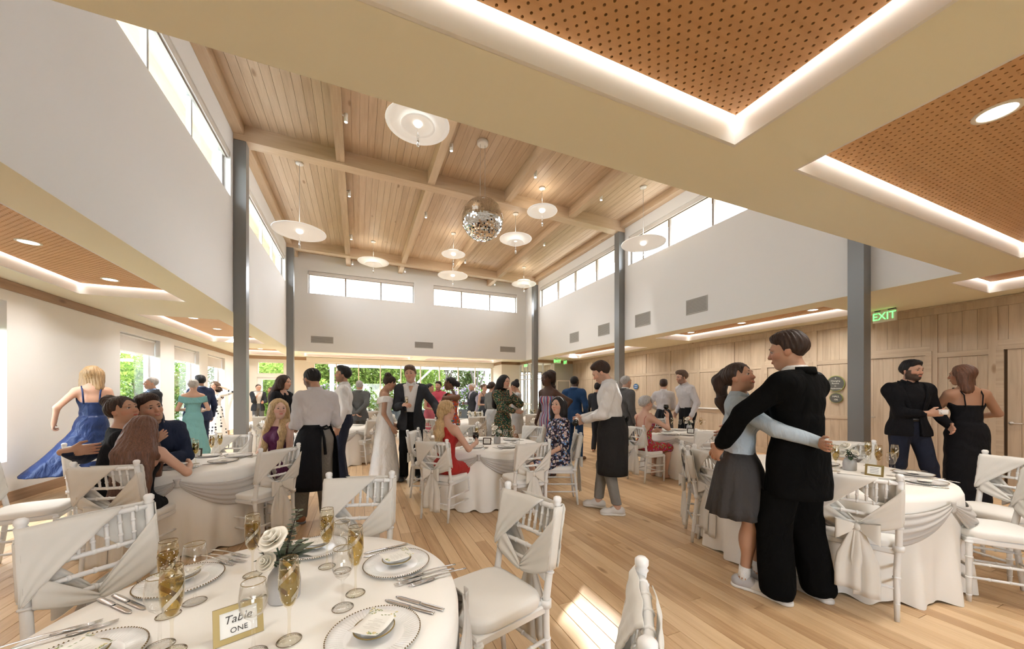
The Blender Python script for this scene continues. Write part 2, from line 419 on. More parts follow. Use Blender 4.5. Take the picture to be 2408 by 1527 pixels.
def downlight(x, y, z, label, on=True):
    r = empty('downlight', (x, y, z), 0, label, 'light', 'recessed ceiling downlights')
    MB().lathe([(.098, .004), (.098, -.004), (.078, -.006), (.076, .004)], 24).build('trim_ring', M_cream, r, True)
    b = MB(); b.lathe([(.076, -.002), (.0005, -.002)], 24); b.build('lens', M_down, r, True)
    light_area('lamp', (0, 0, -.02), .14, DOWN_W, (1., .95, .88), r, spread=2.4)
for k, (x0, x1, y0, y1, ph) in enumerate(COVES):
    r = empty('cove_recess', ((x0+x1)/2, (y0+y1)/2, ZS)); r.parent = ceil_lo; x0, x1, y0, y1 = x0-r.location.x, x1-r.location.x, y0-r.location.y, y1-r.location.y
    b = MB(); t = .02; H = .24
    b.box(x0-t, x0, y0-t, y1+t, 0, H); b.box(x1, x1+t, y0-t, y1+t, 0, H); b.box(x0, x1, y0-t, y0, 0, H); b.box(x0, x1, y1, y1+t, 0, H); b.box(x0-t, x1+t, y0-t, y1+t, H, H+.02)
    b.build('cove_side', M_white, r)
    g = .022; z = ZP-ZS
    p = perforated(x0+g, x1-g, y0+g, y1-g, z, ph).build('perforated_panel', M_perf, r, False); p['kind'] = 'stuff' if ph else ''
    if not ph: del p['kind']
    else:
        MB().box(x0+g, x1-g, y0+g, y1-g, z+.0165, z+.02).build('panel_backing', M_void, r)
        eb = MB(); eb.box(x0+g-.001, x0+g, y0+g, y1-g, z, z+.02); eb.box(x1-g, x1-g+.001, y0+g, y1-g, z, z+.02); eb.box(x0+g, x1-g, y0+g-.001, y0+g, z, z+.02); eb.box(x0+g, x1-g, y1-g, y1-g+.001, z, z+.02); eb.build('panel_edge', M_perf, r)
    for a in ((x0+.002, x0+g-.003, y0, y1), (x1-g+.003, x1-.002, y0, y1), (x0+g, x1-g, y0+.002, y0+g-.003), (x0+g, x1-g, y1-g+.003, y1-.002)):
        MB().box(*a, z+.022, z+.028).build('led_strip', M_led, r)
for x, y, nm in [(3.45, .84, 'over the near right corner of the hall'), (-3.31, 5.69, 'over the left aisle, largest on the left'), (-3.31, 7.10, 'over the left aisle, second from the front'), (-3.32, 10.0, 'in the second left cove, nearer one'), (-3.32, 11.45, 'in the second left cove, farther one'), (-3.33, 15.9, 'in the far left cove'),
             (8.26, 4.25, 'in the right aisle cove, nearest the grey column'), (8.26, 5.69, 'in the right aisle cove, middle one'), (8.27, 7.10, 'in the right aisle cove, farthest one'), (8.28, 10.0, 'in the far right cove, nearer one'), (8.28, 12.9, 'in the far right cove, farther one'), (-3.31, 12.87, 'behind the left grey column')]:
    downlight(x, y, ZP-.001, 'round recessed downlight '+nm)
for x, y in [(-1.2, .84), (.4, .84), (4.9, .84), (6.3, .84), (8.05, -.3), (8.05, 1.4), (-3.3, .8), (-3.3, 4.26)]: 
    light_area('lamp', (x, y, ZP-.03), .14, DOWN_W*.5, (1., .95, .88), ceil_lo, spread=2.4)  # extra lamps out of view, added without fixtures to brighten the near end
# outer walls
wins_left = [(a, a+1.55, .55, 2.675) for a in (9.465, 11.72, 13.93)]+[(a, a+1.55, .55, 2.675) for a in (5.45,)]
wall_l = wallX('wall_left', WL-.30, WL, WB, WF+.3, 0, 3.2, wins_left, M_wall)
wall_b = wallY('wall_back', WB-.2, WB, WL, WR, 0, 3.2, [(.2, 2.2, .8, 2.4)], M_wall)
wall_r = wallX('wall_right', WR, WR+.2, WB, WF+.3, 0, 3.2, [], M_panw)
FW = [-1.72, -.857, .014, .899, 1.774, 2.651, 3.525, 4.425, 5.277, 6.14]
wall_f = wallY('wall_far', WF, WF+.22, WL, WR, 0, 3.2, [(-1.72, 6.14, .02, 2.745), (-3.67, -2.74, 2.22, 2.72), (-3.67, -2.74, 0, 2.10), (7.2, 9.0, .02, 2.6)], M_cream)
pier = MB().box(6.19, 7.13, 15.82, WF, 0, ZS).build('wall_pier', M_cream); struct(pier)
wn = [0]
def window(ax, c, u0, u1, z0, z1, mull, frame=M_frame, fw=.045, depth=.06, off=0., glass=True, mm=None, transom=None):
    wn[0] += 1; r = struct(empty('window_%d' % wn[0], ((c, (u0+u1)/2, z0) if ax == 'X' else ((u0+u1)/2, c, z0)))); uo = (u0+u1)/2; a, e = u0-uo, u1-uo; H = z1-z0
    def bx(b, p, q, s_, t): return b.box(off, off+depth, p, q, s_, t) if ax == 'X' else b.box(p, q, off, off+depth, s_, t)
    b = MB(); bx(b, a, a+fw, 0, H); bx(b, e-fw, e, 0, H); bx(b, a+fw, e-fw, 0, fw); bx(b, a+fw, e-fw, H-fw, H); b.build('frame', frame, r)
    ms = [m-uo for m in mull]
    for m in ms: bx(MB(), m-.022, m+.022, fw, H-fw).build('mullion', mm or frame, r)
    ed = [a+fw]+ms+[e-fw]
    if glass:
        for p, q in zip(ed[:-1], ed[1:]):
            b = MB(); mid = off+depth/2
            if ax == 'X': b.box(mid, mid+.006, p+.01, q-.01, fw, H-fw)
            else: b.box(p+.01, q-.01, mid, mid+.006, fw, H-fw)
            b.build('pane', M_pane, r)
    return r
for y0, y1, z0, z1 in wins_left: window('X', WL, y0, y1, z0, z1, [], M_white, .05, .06, -.26)
for k, (y0, y1, z0, z1) in enumerate(wins_left[:4]):
    r = empty('roller_blind', (WL-.10, (y0+y1)/2, 2.675), 0, 'pale roller blind pulled partway down in the '+['nearest garden window on the left wall', 'middle garden window on the left wall', 'far garden window on the left wall', 'window at the left edge of the view', 'window left of the view'][k], 'blind')
    w = (y1-y0)/2-.012; MB().box(-.002, .002, -w, w, -.345, -.03).build('fabric', M_blind, r); bb = MB(); bb.tube([(0, -w, -.03), (0, w, -.03)], .026, 10); bb.build('roller', M_white, r, True); MB().box(-.008, .008, -w, w, -.365, -.345).build('bottom_bar', M_white, r)
window('Y', WF, -1.72, 6.14, .02, 2.745, FW[1:-1], M_cream, .05, .09, .02)
window('Y', WF, -3.67, -2.74, 2.22, 2.72, [], M_cream, .04, .08, .02)
# clerestory walls
MUL_N = [4.30, 5.49, 6.69]; MUL_F = [9.64, 10.88, 12.08]
up_h = [(3.10, 8.02, 5.02, 5.83), (8.48, 13.35, 5.02, 5.83)]
wallX('wall_upper_left', XL-.24, XL, YN-.24, YF+.24, ZS+.002, 6.7, up_h, M_wall); wallX('wall_upper_right', XR, XR+.24, YN-.24, YF+.24, ZS+.002, 6.7, up_h, M_wall)
wallY('wall_upper_far', YF, YF+.24, XL, XR, ZS+.002, 6.7, [(-1.65, 2.03, 5.03, 5.84), (2.80, 6.48, 5.03, 5.84)], M_wall); wallY('wall_upper_near', YN-.24, YN, XL, XR, ZS+.001, 6.7, [], M_wall)
for s_, X, o in ((-1, XL, -.17), (1, XR, .11)):
    window('X', X, 3.10, 8.02, 5.02, 5.83, MUL_N, M_frame, .05, .06, o, True, M_brownf if s_ > 0 else M_frame); window('X', X, 8.48, 13.35, 5.02, 5.83, MUL_F, M_frame, .05, .06, o, True, M_brownf if s_ > 0 else M_frame)
window('Y', YF, -1.65, 2.03, 5.03, 5.84, [-.435, .803], M_frame, .04, .06, .11, True, M_brownf); window('Y', YF, 2.80, 6.48, 5.03, 5.84, [3.99, 5.25], M_frame, .04, .06, .11, True, M_brownf)
M_blindc = nmat('blind_cassette', (.66, .62, .57), .6)
for k, (ax, c, u0, u1) in enumerate([('Y', YF, -1.65, 2.03), ('Y', YF, 2.80, 6.48), ('X', XR, 3.10, 8.02), ('X', XR, 8.48, 13.35), ('X', XL, 3.10, 8.02), ('X', XL, 8.48, 13.35)]):
    nm = ['left window of the far clerestory', 'right window of the far clerestory', 'near window of the right clerestory', 'far window of the right clerestory', 'near window of the left clerestory', 'far window of the left clerestory'][k]
    r = empty('blind_cassette', ((u0+u1)/2, c, 5.83) if ax == 'Y' else (c, (u0+u1)/2, 5.83), 0, 'rolled up blind cassette along the top of the '+nm, 'blind'); w = (u1-u0)/2-.01
    s_ = 1 if c > 0 else -1
    (MB().box(-w, w, .02, .10, -.105, -.002) if ax == 'Y' else MB().box(min(.02*s_, .10*s_), max(.02*s_, .10*s_), -w, w, -.105, -.002)).build('cassette', M_blindc, r)
    (MB().box(-w, w, .05, .055, -.13, -.105) if ax == 'Y' else MB().box(min(.05*s_, .055*s_), max(.05*s_, .055*s_), -w, w, -.13, -.105)).build('hem_bar', M_brownf, r)
# timber roof: deck boards, purlins and cross beams, gently falling to the right
SL = -.018
def zf(x, y): return SL*(x+2.13)
roof = struct(MB().box(XL-.24, XR+.24, YN-.24, YF+.24, 6.50, 6.62, zf).build('ceiling', M_beamY)); roof.name = 'ceiling.001'
PUR = [-.335, 1.50, 3.335, 5.15]; pw = .078
for X in PUR: MB().box(X-pw, X+pw, YN, YF, 6.20, 6.5, zf).build('purlin', M_beamY, roof)
MB().box(XL+.002, XL+.17, YN, YF, 6.27, 6.5, zf).build('edge_beam', M_beamY, roof); MB().box(XR-.17, XR-.002, YN, YF, 6.28, 6.5, zf).build('edge_beam', M_beamY, roof)
for y0, y1 in ((2.80, 3.02), (8.15, 8.40), (13.50, 13.72)): MB().box(XL+.004, XR-.004, y0, y1, 6.165, 6.495, zf).build('cross_beam', M_beamX, roof)
bays = [(XL+.17, PUR[0]-pw), (PUR[0]+pw, PUR[1]-pw), (PUR[1]+pw, PUR[2]-pw), (PUR[2]+pw, PUR[3]-pw), (PUR[3]+pw, XR-.17)]
rng = random.Random(5)
for x0, x1 in bays:
    nb = max(8, int(round((x1-x0)/.137))); w = (x1-x0)/nb
    for y0, y1 in ((3.02, 8.15), (8.40, 13.50), (13.72, YF)):
        for k in range(nb):
            dz = rng.uniform(0, .004); MB().box(x0+k*w+.0022, x0+(k+1)*w-.0022, y0, y1, 6.455+dz, 6.498, zf).build('board', M_ceilw, roof)
eave = struct(MB().box(XR+.24, XR+.62, YN-.5, 8.3, 5.86, 6.6).box(XR+.24, XR+1.0, 8.3, YF+1., 5.86, 6.6).box(XL-.24, XR+.24, YF+.24, YF+1., 5.86, 6.6).box(XL-.9, XL-.24, YN-.5, YF+1., 6.1, 6.6).build('trim_eave_sunblock', M_beamY))  # eaves; overhang depths shaped to block the sun except through the near right bay
# trims
wt = struct(MB().box(WL, WL+.022, WB, WF, 2.82, 2.945).build('trim_1', M_trimw)); wt2 = struct(MB().box(WL+.022, -1.96, WF-.022, WF, 2.82, 2.945).build('trim_2', wood_mat('oak_trim_cross', [(.22, .13, .075), (.32, .20, .12), (.42, .28, .18)], 'X', .8, .5)))
struct(MB().box(WL, WL+.018, WB, WF, .0, .145).build('baseboard_left', M_trimw))
struct(MB().box(-1.95, 6.19, WF-.16, WF-.001, 2.745, 2.935).build('trim_3', M_cream))
struct(MB().box(6.17, 7.15, 15.80, 15.82, 2.82, 2.945).box(6.17, 6.19, 15.82, WF-.17, 2.82, 2.945).box(7.13, 7.15, 14.25, 15.82, 2.82, 2.945).box(7.13, WR-.02, 14.23, 14.25, 2.82, 2.945).build('trim_4', wt2.data.materials[0]))
struct(MB().box(WR-.03, WR, WB, 14.2, 2.80, 2.945).box(WR-.045, WR, WB, 14.2, 2.915, 2.945).build('trim_5', M_panw))
# wood panelled right wall: upright boards with stiles and rails
doors = [(4.70, 5.66, 2.12), (2.93, 3.86, 2.16), (1.17, 2.19, 2.17)]
rng = random.Random(8); yb = -.6
seams = [14.1, 12.75, 11.7, 10.68, 9.64, 8.60, 7.54, 6.50, 5.72, 4.64, 3.92, 2.88, 2.25, 1.11, .1, -.6]
edges = sorted(seams)
for a, c in zip(edges[:-1], edges[1:]):
    n = max(1, int(round((c-a)/.15))); w = (c-a)/n
    dr = [d for d in doors if d[0] < (a+c)/2 < d[1]]
    rows = [(dr[0][2]+.11, 2.80)] if dr else [(.145, 2.05), (2.15, 2.80)]
    if not dr and a < 1.: rows = [(.145, 2.80)]
    for z0, z1 in rows:
        for k in range(n):
            t = .010+rng.uniform(0, .0025); MB().bbox(WR-t, WR, a+k*w+.0012, a+(k+1)*w-.0012, z0, z1, .0012).build('panel_board', M_panw, wall_r)
for y in seams[1:-1]: MB().bbox(WR-.026, WR-.008, y-.045, y+.045, .145, 2.80, .003).build('stile', M_panw, wall_r)
M_panr = wood_mat('pine_wall_rail', [(.37, .285, .20), (.46, .365, .265), (.54, .44, .33)], 'Y', .8, .5, var=.18)
for a, c in zip(edges[:-1], edges[1:]):
    dr = [d for d in doors if d[0] < (a+c)/2 < d[1]]; z = 2.06 if not dr else dr[0][2]+.02
    MB().bbox(WR-.024, WR-.006, a+.045, c-.045, z, z+.09, .003).build('rail', M_panr, wall_r)
    if not dr: MB().bbox(WR-.024, WR-.006, a+.045, c-.045, .93, 1.0, .003).build('rail', M_panr, wall_r)
MB().box(WR-.02, WR, -.6, 1.17, 0, .145).box(WR-.02, WR, 2.19, 2.93, 0, .145).box(WR-.02, WR, 3.86, 4.70, 0, .145).box(WR-.02, WR, 5.66, 14.2, 0, .145).build('baseboard_right', M_panr)['kind'] = 'structure'
M_hinge = nmat('brushed_nickel', (.55, .53, .50), .3, 1.)
for k, (a, c, z) in enumerate(doors):
    r = struct(empty('door_%d' % (k+1), (WR, (a+c)/2, 0))); w = (c-a)/2; n = 6
    for i in range(n): MB().bbox(-.010-.001*(i % 2), .0, -w+.05+i*(2*w-.10)/n+.001, -w+.05+(i+1)*(2*w-.10)/n-.001, .01, z-.05, .0012).build('board', M_panw, r)
    f = MB(); f.box(-.034, 0, -w-.03, -w+.045, 0, z+.02); f.box(-.034, 0, w-.045, w+.03, 0, z+.02); f.box(-.034, 0, -w+.045, w-.045, z-.045, z+.02); f.build('door_frame', M_panr, r)
    if k == 2: MB().box(-.012, .0, w-.075, w-.05, .01, z-.05).build('dark_gap', M_grout, r)
    h = MB(); yy = w-.11; h.tube([(-.01, yy, 1.0), (-.055, yy, 1.0), (-.055, yy-.12, 1.0)], .010, 8); h.lathe([(.026, 0), (.026, .01)], 14).build if False else None; h.build('handle', M_hinge, r, True)
    hb = MB(); hb.tube([(-.008, yy, 1.0), (-.018, yy, 1.0)], .026, 14); hb.build('rose', M_hinge, r, True)
struct(MB().box(WR-.06, WR-.024, 6.5, 9.64, 1.02, 1.055).build('trim_rail', M_white))
# garden door at the far left, glass vestibule at the far right
r = struct(empty('door_4', (-3.205, WF+.05, 0))); f = MB(); f.box(-.465, -.30, 0, .05, 0, 2.10); f.box(.30, .465, 0, .05, 0, 2.10); f.box(-.30, .30, 0, .05, 2.0, 2.10); f.box(-.30, .30, 0, .05, 0, .25); f.build('door_frame', M_white, r); MB().box(-.30, .30, .02, .026, .25, 2.0).build('pane', M_pane, r)
M_dkf = nmat('grey_frame', (.30, .30, .29), .5); M_gpan = nmat('grey_green_panel', (.40, .41, .36), .6)
r = struct(empty('door_5', (7.14, 15.03, 0)))
f = MB()
for y in (-.78, -.40, -.02, .36, .74): f.box(-.03, .03, y-.022, y+.022, 0, 2.82)
for z in (.0, .95, 2.08, 2.30, 2.78): f.box(-.03, .03, -.78, .76, z, z+.045)
f.build('frame', M_white, r)
for a, c in ((-.758, -.422), (-.378, -.042), (.002, .338), (.382, .718)):
    for z0, z1 in ((.05, .95), (1.0, 2.08), (2.13, 2.30), (2.35, 2.78)): MB().box(-.003, .003, a, c, z0, z1).build('pane', M_pane, r)
r = struct(empty('door_6', (8.1, 14.25, 0))); f = MB()
for x in (-.95, -.55, -.12, .0): f.box(x-.025, x+.025, -.03, .03, 0, 2.82)
for z in (0., .95, 2.08, 2.30, 2.78): f.box(-.95, .0, -.03, .03, z, z+.045)
f.build('frame', M_white, r)
for a, c in ((-.925, -.575), (-.525, -.145)):
    for z0, z1 in ((.05, .95), (1.0, 2.08), (2.13, 2.30), (2.35, 2.78)): MB().box(a, c, -.003, .003, z0, z1).build('pane', M_pane, r)
MB().box(.02, .98, -.02, .04, 0, 2.82).build('side_panel', M_gpan, r); f = MB(); f.box(.14, .18, -.035, -.02, .0, 2.05); f.box(.80, .84, -.035, -.02, .0, 2.05); f.box(.18, .80, -.035, -.02, 2.01, 2.05); f.build('door_casing', M_cream, r)
window('Y', WF, 7.2, 9.0, .02, 2.6, [7.6, 8.0, 8.5], M_dkf, .06, .08, .02)
# steel columns
for k, (x0, x1, y0, y1, zt, nm) in enumerate([(XL+.004, XL+.20, 8.16, 8.36, 6.165+zf(-2, 0), 'on the left, nearest of the left pair'), (XL+.004, XL+.20, 13.51, 13.71, 6.165+zf(-2, 0), 'on the left, in the far corner'), (XR-.20, XR-.004, 8.16, 8.36, 6.165+zf(6.9, 0), 'on the right, halfway down the hall'),
        (XR-.20, XR-.004, 13.51, 13.71, 6.165+zf(6.9, 0), 'on the right, in the far corner'), (6.73, 6.92, 2.825, 3.015, 6.1, 'on the right beside the bearded man in black')]):
    r = empty('steel_column', ((x0+x1)/2, (y0+y1)/2, 0), 0, 'grey painted square steel column '+nm, 'column', 'steel columns'); w, d = (x1-x0)/2, (y1-y0)/2
    MB().bbox(-w, w, -d, d, 0, zt, .008).build('shaft', M_steel, r); MB().box(-w-.012, w+.012 if x1 < 0 or k == 9 else w+.003, -d-.012, d+.012, 0, .012).build('base_plate', M_steel, r)
# ---------------------------------------------------------------- vents, signs, lamps
def vent(x, y, z, w, h, rz, nm):
    r = empty('wall_vent', (x, y, z), rz, 'grey louvred air vent '+nm, 'vent', 'wall vents')
    f = MB(); t = .018; f.box(-w/2, w/2, -.012, 0, 0, t); f.box(-w/2, w/2, -.012, 0, h-t, h); f.box(-w/2, -w/2+t, -.012, 0, t, h-t); f.box(w/2-t, w/2, -.012, 0, t, h-t); f.build('frame', M_louv, r)
    MB().box(-w/2+t, w/2-t, -.002, 0, t, h-t).build('backing', M_louvd, r)
    n = int((h-2*t)/.028); s = (h-2*t)/n
    for k in range(n):
        zz = t+k*s; MB().add([(-w/2+t, -.003, zz+s*.1), (w/2-t, -.003, zz+s*.1), (w/2-t, -.011, zz+s*.75), (-w/2+t, -.011, zz+s*.75), (-w/2+t, -.003, zz+s*.3), (w/2-t, -.003, zz+s*.3)], [(0, 1, 2, 3), (3, 2, 5, 4)]).build('slat', M_louv, r)
for y, nm in ((10.76, 'on the right upper wall, farthest of four'), (9.11, 'on the right upper wall, just beyond the grey column'), (7.46, 'on the right upper wall, just before the grey column'), (5.80, 'on the right upper wall, nearest and largest')): vent(XR-.001, y, 3.24, .55, .34, math.radians(-90), nm)
for x, nm in ((-1.2, 'on the far upper wall, left one'), (2.42, 'on the far upper wall, middle one'), (6.04, 'on the far upper wall, right one')): vent(x, YF-.001, 3.27, .72, .24, 0, nm)
M_green = emis('exit_green', (.12, 1., .16), 2.6); M_signw = nmat('sign_white', (.72, .70, .64), .5); M_blk = nmat('black_plastic', (.015, .015, .016), .4)
def text(name, s, size, mat, parent, loc, rot, ext=.001, align='CENTER'):
    c = bpy.data.curves.new(name, 'FONT'); c.body = s; c.size = size; c.align_x = align; c.align_y = 'CENTER'; c.extrude = ext; c.resolution_u = 3
    t = bpy.data.objects.new(name, c); link(t); dg = bpy.context.evaluated_depsgraph_get(); me = bpy.data.meshes.new_from_object(t.evaluated_get(dg)); bpy.data.objects.remove(t)
    o = bpy.data.objects.new(name, me); link(o); me.materials.clear(); me.materials.append(mat); o.parent = parent; o.location = loc; o.rotation_euler = rot; return o
def exit_sign(x, y, z, rz, label, w=.33, h=.19, rev=False):
    r = empty('exit_sign', (x, y, z), rz, label, 'exit sign'); MB().bbox(-w/2, w/2, -.02, .02, -h, 0, .003).build('panel', M_signw, r)
    t = text('lettering', 'EXIT', h*.92, M_green, r, (0, -.0215, -h/2), (math.pi/2, 0, 0), .0015); t.scale = (.95, 1, 1)
    MB().box(-w/2+.02, -w/2+.10, -.01, .01, 0, .02).build('ceiling_bracket', M_blk, r); MB().box(w/2-.12, w/2-.01, -.01, .01, 0, .02).build('ceiling_bracket', M_blk, r)
exit_sign(8.65, 3.34, 2.93, math.radians(-102), 'white exit sign with green lettering hanging beside the right grey column', .34, .20)
exit_sign(7.9, 13.6, 2.93, math.radians(-20), 'small green exit sign hanging far right above the vestibule, left one', .30, .18)
exit_sign(8.5, 13.9, 2.93, math.radians(-95), 'small green exit sign hanging far right by the wooden wall', .30, .18)
exit_sign(7.05, 14.95, 2.80, math.radians(-80), 'green exit sign above the glass vestibule door', .30, .15)
M_sgrey = nmat('sign_grey', (.075, .075, .065), .45); M_sedge = nmat('sign_olive_edge', (.30, .33, .07), .5); M_sblue = nmat('sign_blue', (.03, .10, .25), .45); M_txt = nmat('sign_lettering', (.75, .74, .68), .6)
def oval_sign(y, z, ry, rz_, lines, label, mat=M_sgrey, sz=.055):
    r = empty('wall_sign', (WR-.03, y, z), math.radians(-90), label, 'sign')
    for k, (m, s, d) in enumerate(((M_sedge, 1., .010), (mat, .93, .014))):
        b = MB(); n = 32; P = [(ry*s*math.cos(2*math.pi*i/n), rz_*s*math.sin(2*math.pi*i/n)) for i in range(n)]
        b.add([(x, 0, zz) for x, zz in P]+[(x, -d, zz) for x, zz in P], [tuple(range(n))]+[tuple(range(2*n-1, n-1, -1))]+[(i, n+i, n+(i+1) % n, (i+1) % n) for i in range(n)]); b.build('backing_plate' if k == 0 else 'face', m, r)
    if not lines:
        for k in (-1, 1): MB().box(-ry*.5, ry*.5, -.0152, -.0145, k*.03-.009, k*.03+.009).build('pale_line', M_txt, r)
    for i, (tx, dz) in enumerate(lines): text('lettering', tx, sz, M_txt, r, (0, -.0148, dz), (math.pi/2, 0, 0), .0006)
oval_sign(4.256, 1.655, .155, .165, [('\u2191', .105), ('Changing', .055), ('Rooms', .005), ('\u2190', -.05), ('Washrooms', -.10)], 'oval grey wall sign for changing rooms and washrooms', sz=.043)
oval_sign(4.25, 1.36, .115, .105, [('HALL', .03), ('106', -.035)], 'small oval grey room sign below the larger oval sign', sz=.05)
oval_sign(6.07, 1.715, .085, .125, [], 'round blue wall sign beside the smiling ponytailed woman', M_sblue, .05)
oval_sign(10.09, 1.70, .13, .105, [], 'small round dark sign farther along the wooden wall', M_sblue, .05)
M_lampw = nmat('lamp_white', (.86, .85, .83), .4); M_shade = emis('lamp_shade_lit', (.90, .88, .84), .22); M_glow = emis('lamp_glow', (1., .94, .84), .9); M_cord = nmat('cord_grey', (.45, .44, .43), .5); M_chrome = nmat('chrome', (.75, .75, .75), .12, 1.)
def pendant(x, y, z, R, tiers, label, pw=5):
    zc = 6.455+zf(x, y); r = empty('pendant_lamp', (x, y, z), 0, label, 'lamp', 'white disc pendant lamps')
    MB().lathe([(.0005, zc-z), (.075, zc-z), (.075, zc-z-.03), (.0005, zc-z-.032)], 20).build('canopy', M_lampw, r, True)
    b = MB(); b.tube([(0, 0, .05), (0, 0, zc-z-.02)], .0045, 6); b.build('cord', M_cord, r, True)
    for k, (rr, dz, dome) in enumerate(tiers):
        b = MB(); b.lathe([(.05, dz+dome), (rr*.5, dz+dome*.75), (rr*.85, dz+dome*.25), (rr, dz), (rr-.004, dz-.010), (rr*.84, dz+dome*.25-.014), (rr*.5, dz+dome*.75-.014), (.045, dz+dome-.014)], 40); b.build('shade', M_shade, r, True)
    MB().lathe([(.0005, -.035), (.055, -.03), (.075, .0), (.06, .045), (.0005, .05)], 20).build('diffuser', M_glow, r, True)
    b = MB(); b.tube([(0, 0, -.03), (0, 0, -.18)], .003, 6); b.tube([(0, 0, -.18), (0, 0, -.36)], .016, 10); b.build('weight', M_chrome, r, True)
    l = bpy.data.lights.new('bulb', 'POINT'); l.energy = pw; l.color = (1., .9, .76); l.shadow_soft_size = .08; o = bpy.data.objects.new('bulb', l); link(o); o.parent = r; o.location = (0, 0, .22)
pendant(.88, 5.93, 5.78, .50, [(.50, 0, .05), (.27, -.03, .06)], 'large white disc pendant lamp partly hidden by the near soffit')
pendant(4.02, 7.63, 5.80, .36, [(.36, -.02, .06), (.35, .0, .04)], 'white drum disc pendant lamp right of the mirror ball')
pendant(3.93, 9.0, 5.62, .44, [(.44, .03, .04), (.24, -.07, .05)], 'two tier white pendant lamp just below right of the mirror ball')
pendant(2.68, 10.9, 5.72, .36, [(.36, 0, .05), (.20, .09, .05)], 'small white pendant lamp left of the mirror ball')
pendant(.45, 12.6, 5.74, .48, [(.48, 0, .06), (.24, .08, .05), (.28, -.08, .03)], 'tiered white pendant lamp in front of the far left window')
pendant(-1.17, 8.99, 4.95, .52, [(.52, 0, .05)], 'wide flat white pendant lamp near the left grey column')
pendant(3.1, 12.7, 5.66, .53, [(.53, 0, .04)], 'flat white pendant lamp between the two far windows')
pendant(5.85, 12.6, 5.68, .47, [(.47, -.02, .06), (.26, .10, .05), (.25, -.10, .03)], 'tiered white pendant lamp in the far right corner')
pendant(6.15, 6.6, 4.97, .50, [(.50, 0, .05)], 'white disc pendant lamp in front of the right clerestory window')
def track_spot(x, y, nm, side=1):
    z = 6.27+zf(x, y); r = empty('track_spotlight', (x, y, z), 0, 'small white cylinder spotlight '+nm, 'spotlight', 'small cylinder spotlights on the purlins')
    MB().box(-.005*side if side > 0 else -.0, .05 if side > 0 else .05, -.012, .012, -.01, .01).build('bracket', M_lampw, r); b = MB(); b.tube([(.06, 0, .03), (.06, 0, -.11)], .032, 14); b.build('body', M_lampw, r, True); b = MB(); b.tube([(.06, 0, -.1105), (.06, 0, -.113)], .026, 14); b.build('lens', M_down, r, True)
    l = bpy.data.lights.new('lamp', 'SPOT'); l.energy = 130. if y < 14 else 12.; l.spot_size = 1.7; l.spot_blend = .8; l.color = (1., .95, .88); l.shadow_soft_size = .04; o = bpy.data.objects.new('lamp', l); link(o); o.parent = r; o.location = (.06, 0, -.13)
for X, y, nm in [(PUR[0], 6.85, 'on the left purlin, nearest'), (PUR[1], 6.82, 'on the second purlin, nearest'), (PUR[2], 6.9, 'on the third purlin, nearest'), (PUR[3], 7.05, 'on the right purlin, nearest'), (PUR[0], 9.4, 'on the left purlin beyond the cross beam'), (PUR[1], 9.66, 'on the second purlin beyond the cross beam'), (PUR[3], 9.9, 'on the right purlin beyond the cross beam'), (PUR[0], 12.0, 'on the left purlin near the far wall'), (PUR[2], 12.4, 'on the third purlin near the far wall'), (PUR[0], 14.3, 'above the far left window'), (PUR[1], 14.3, 'above the gap between the far windows'), (PUR[3], 14.3, 'above the far right window')]:
    track_spot(X+pw, y, nm)
# mirror ball
zc = 6.455+zf(2.24, 6.74); r = empty('mirror_ball', (2.238, 6.736, 4.86), 0, 'large mirrored disco ball hanging from the timber ceiling', 'disco ball'); RB = .405
M_mirror = nmat('mirror_tile', (.93, .92, .90), .03, 1.); M_ballc = nmat('ball_core', (.03, .03, .03), .6)
b = MB(); rows = 44; rg = random.Random(2)
for i in range(rows):
    t0, t1 = math.pi*(i+.05)/rows, math.pi*(i+.95)/rows; tm = (t0+t1)/2; n = max(5, int(2*rows*math.sin(tm)))
    for k in range(n):
        p0, p1 = 2*math.pi*(k+.05)/n, 2*math.pi*(k+.95)/n; jt = rg.gauss(0, .012 if i < rows*.55 else .05); jp = rg.gauss(0, .012 if i < rows*.55 else .05)
        c = Vector((math.sin(tm)*math.cos((p0+p1)/2), math.sin(tm)*math.sin((p0+p1)/2), math.cos(tm))); q = []
        for t, p in ((t0, p0), (t1, p0), (t1, p1), (t0, p1)): q.append(Vector((math.sin(t)*math.cos(p), math.sin(t)*math.sin(p), math.cos(t))))
        nrm = c; e1 = (q[1]-q[0]).normalized(); e2 = (q[2]-q[1]).normalized()
        b.add([(v*RB+nrm*(((v-c).dot(e1))*jt+((v-c).dot(e2))*jp)*RB*2.) for v in q], [(0, 1, 2, 3)])
tag(b.build('mirror_tiles', M_mirror, r, False), kind='stuff')
MB().lathe([(.0005, RB*-.985)]+[(RB*.985*math.sin(a), -RB*.985*math.cos(a)) for a in np.linspace(.1, 3.04, 20)]+[(.0005, RB*.985)], 32).build('core', M_ballc, r, True)
MB().lathe([(.0005, zc-4.86), (.11, zc-4.86), (.11, zc-4.86-.055), (.09, zc-4.86-.06), (.0005, zc-4.86-.06)], 28).build('motor_canopy', M_lampw, r, True)
for dx in (-.05, .05):
    b = MB(); b.tube([(dx, 0, .38), (dx, 0, zc-4.86-.05)], .003, 6); b.build('hanging_wire', M_cord, r, True)
# small glowing sconce by the left column
r = empty('wall_sconce', (WL+.05, 15.75, 1.72), 0, 'small glowing white wall sconce left of the grey column', 'lamp'); MB().lathe([(.03, .11), (.06, -.11)], 16).build('shade', emis('sconce_glow', (1, .93, .8), 3.), r, True); MB().box(-.05, -.03, -.03, .03, -.08, .08).build('back_plate', M_white, r)
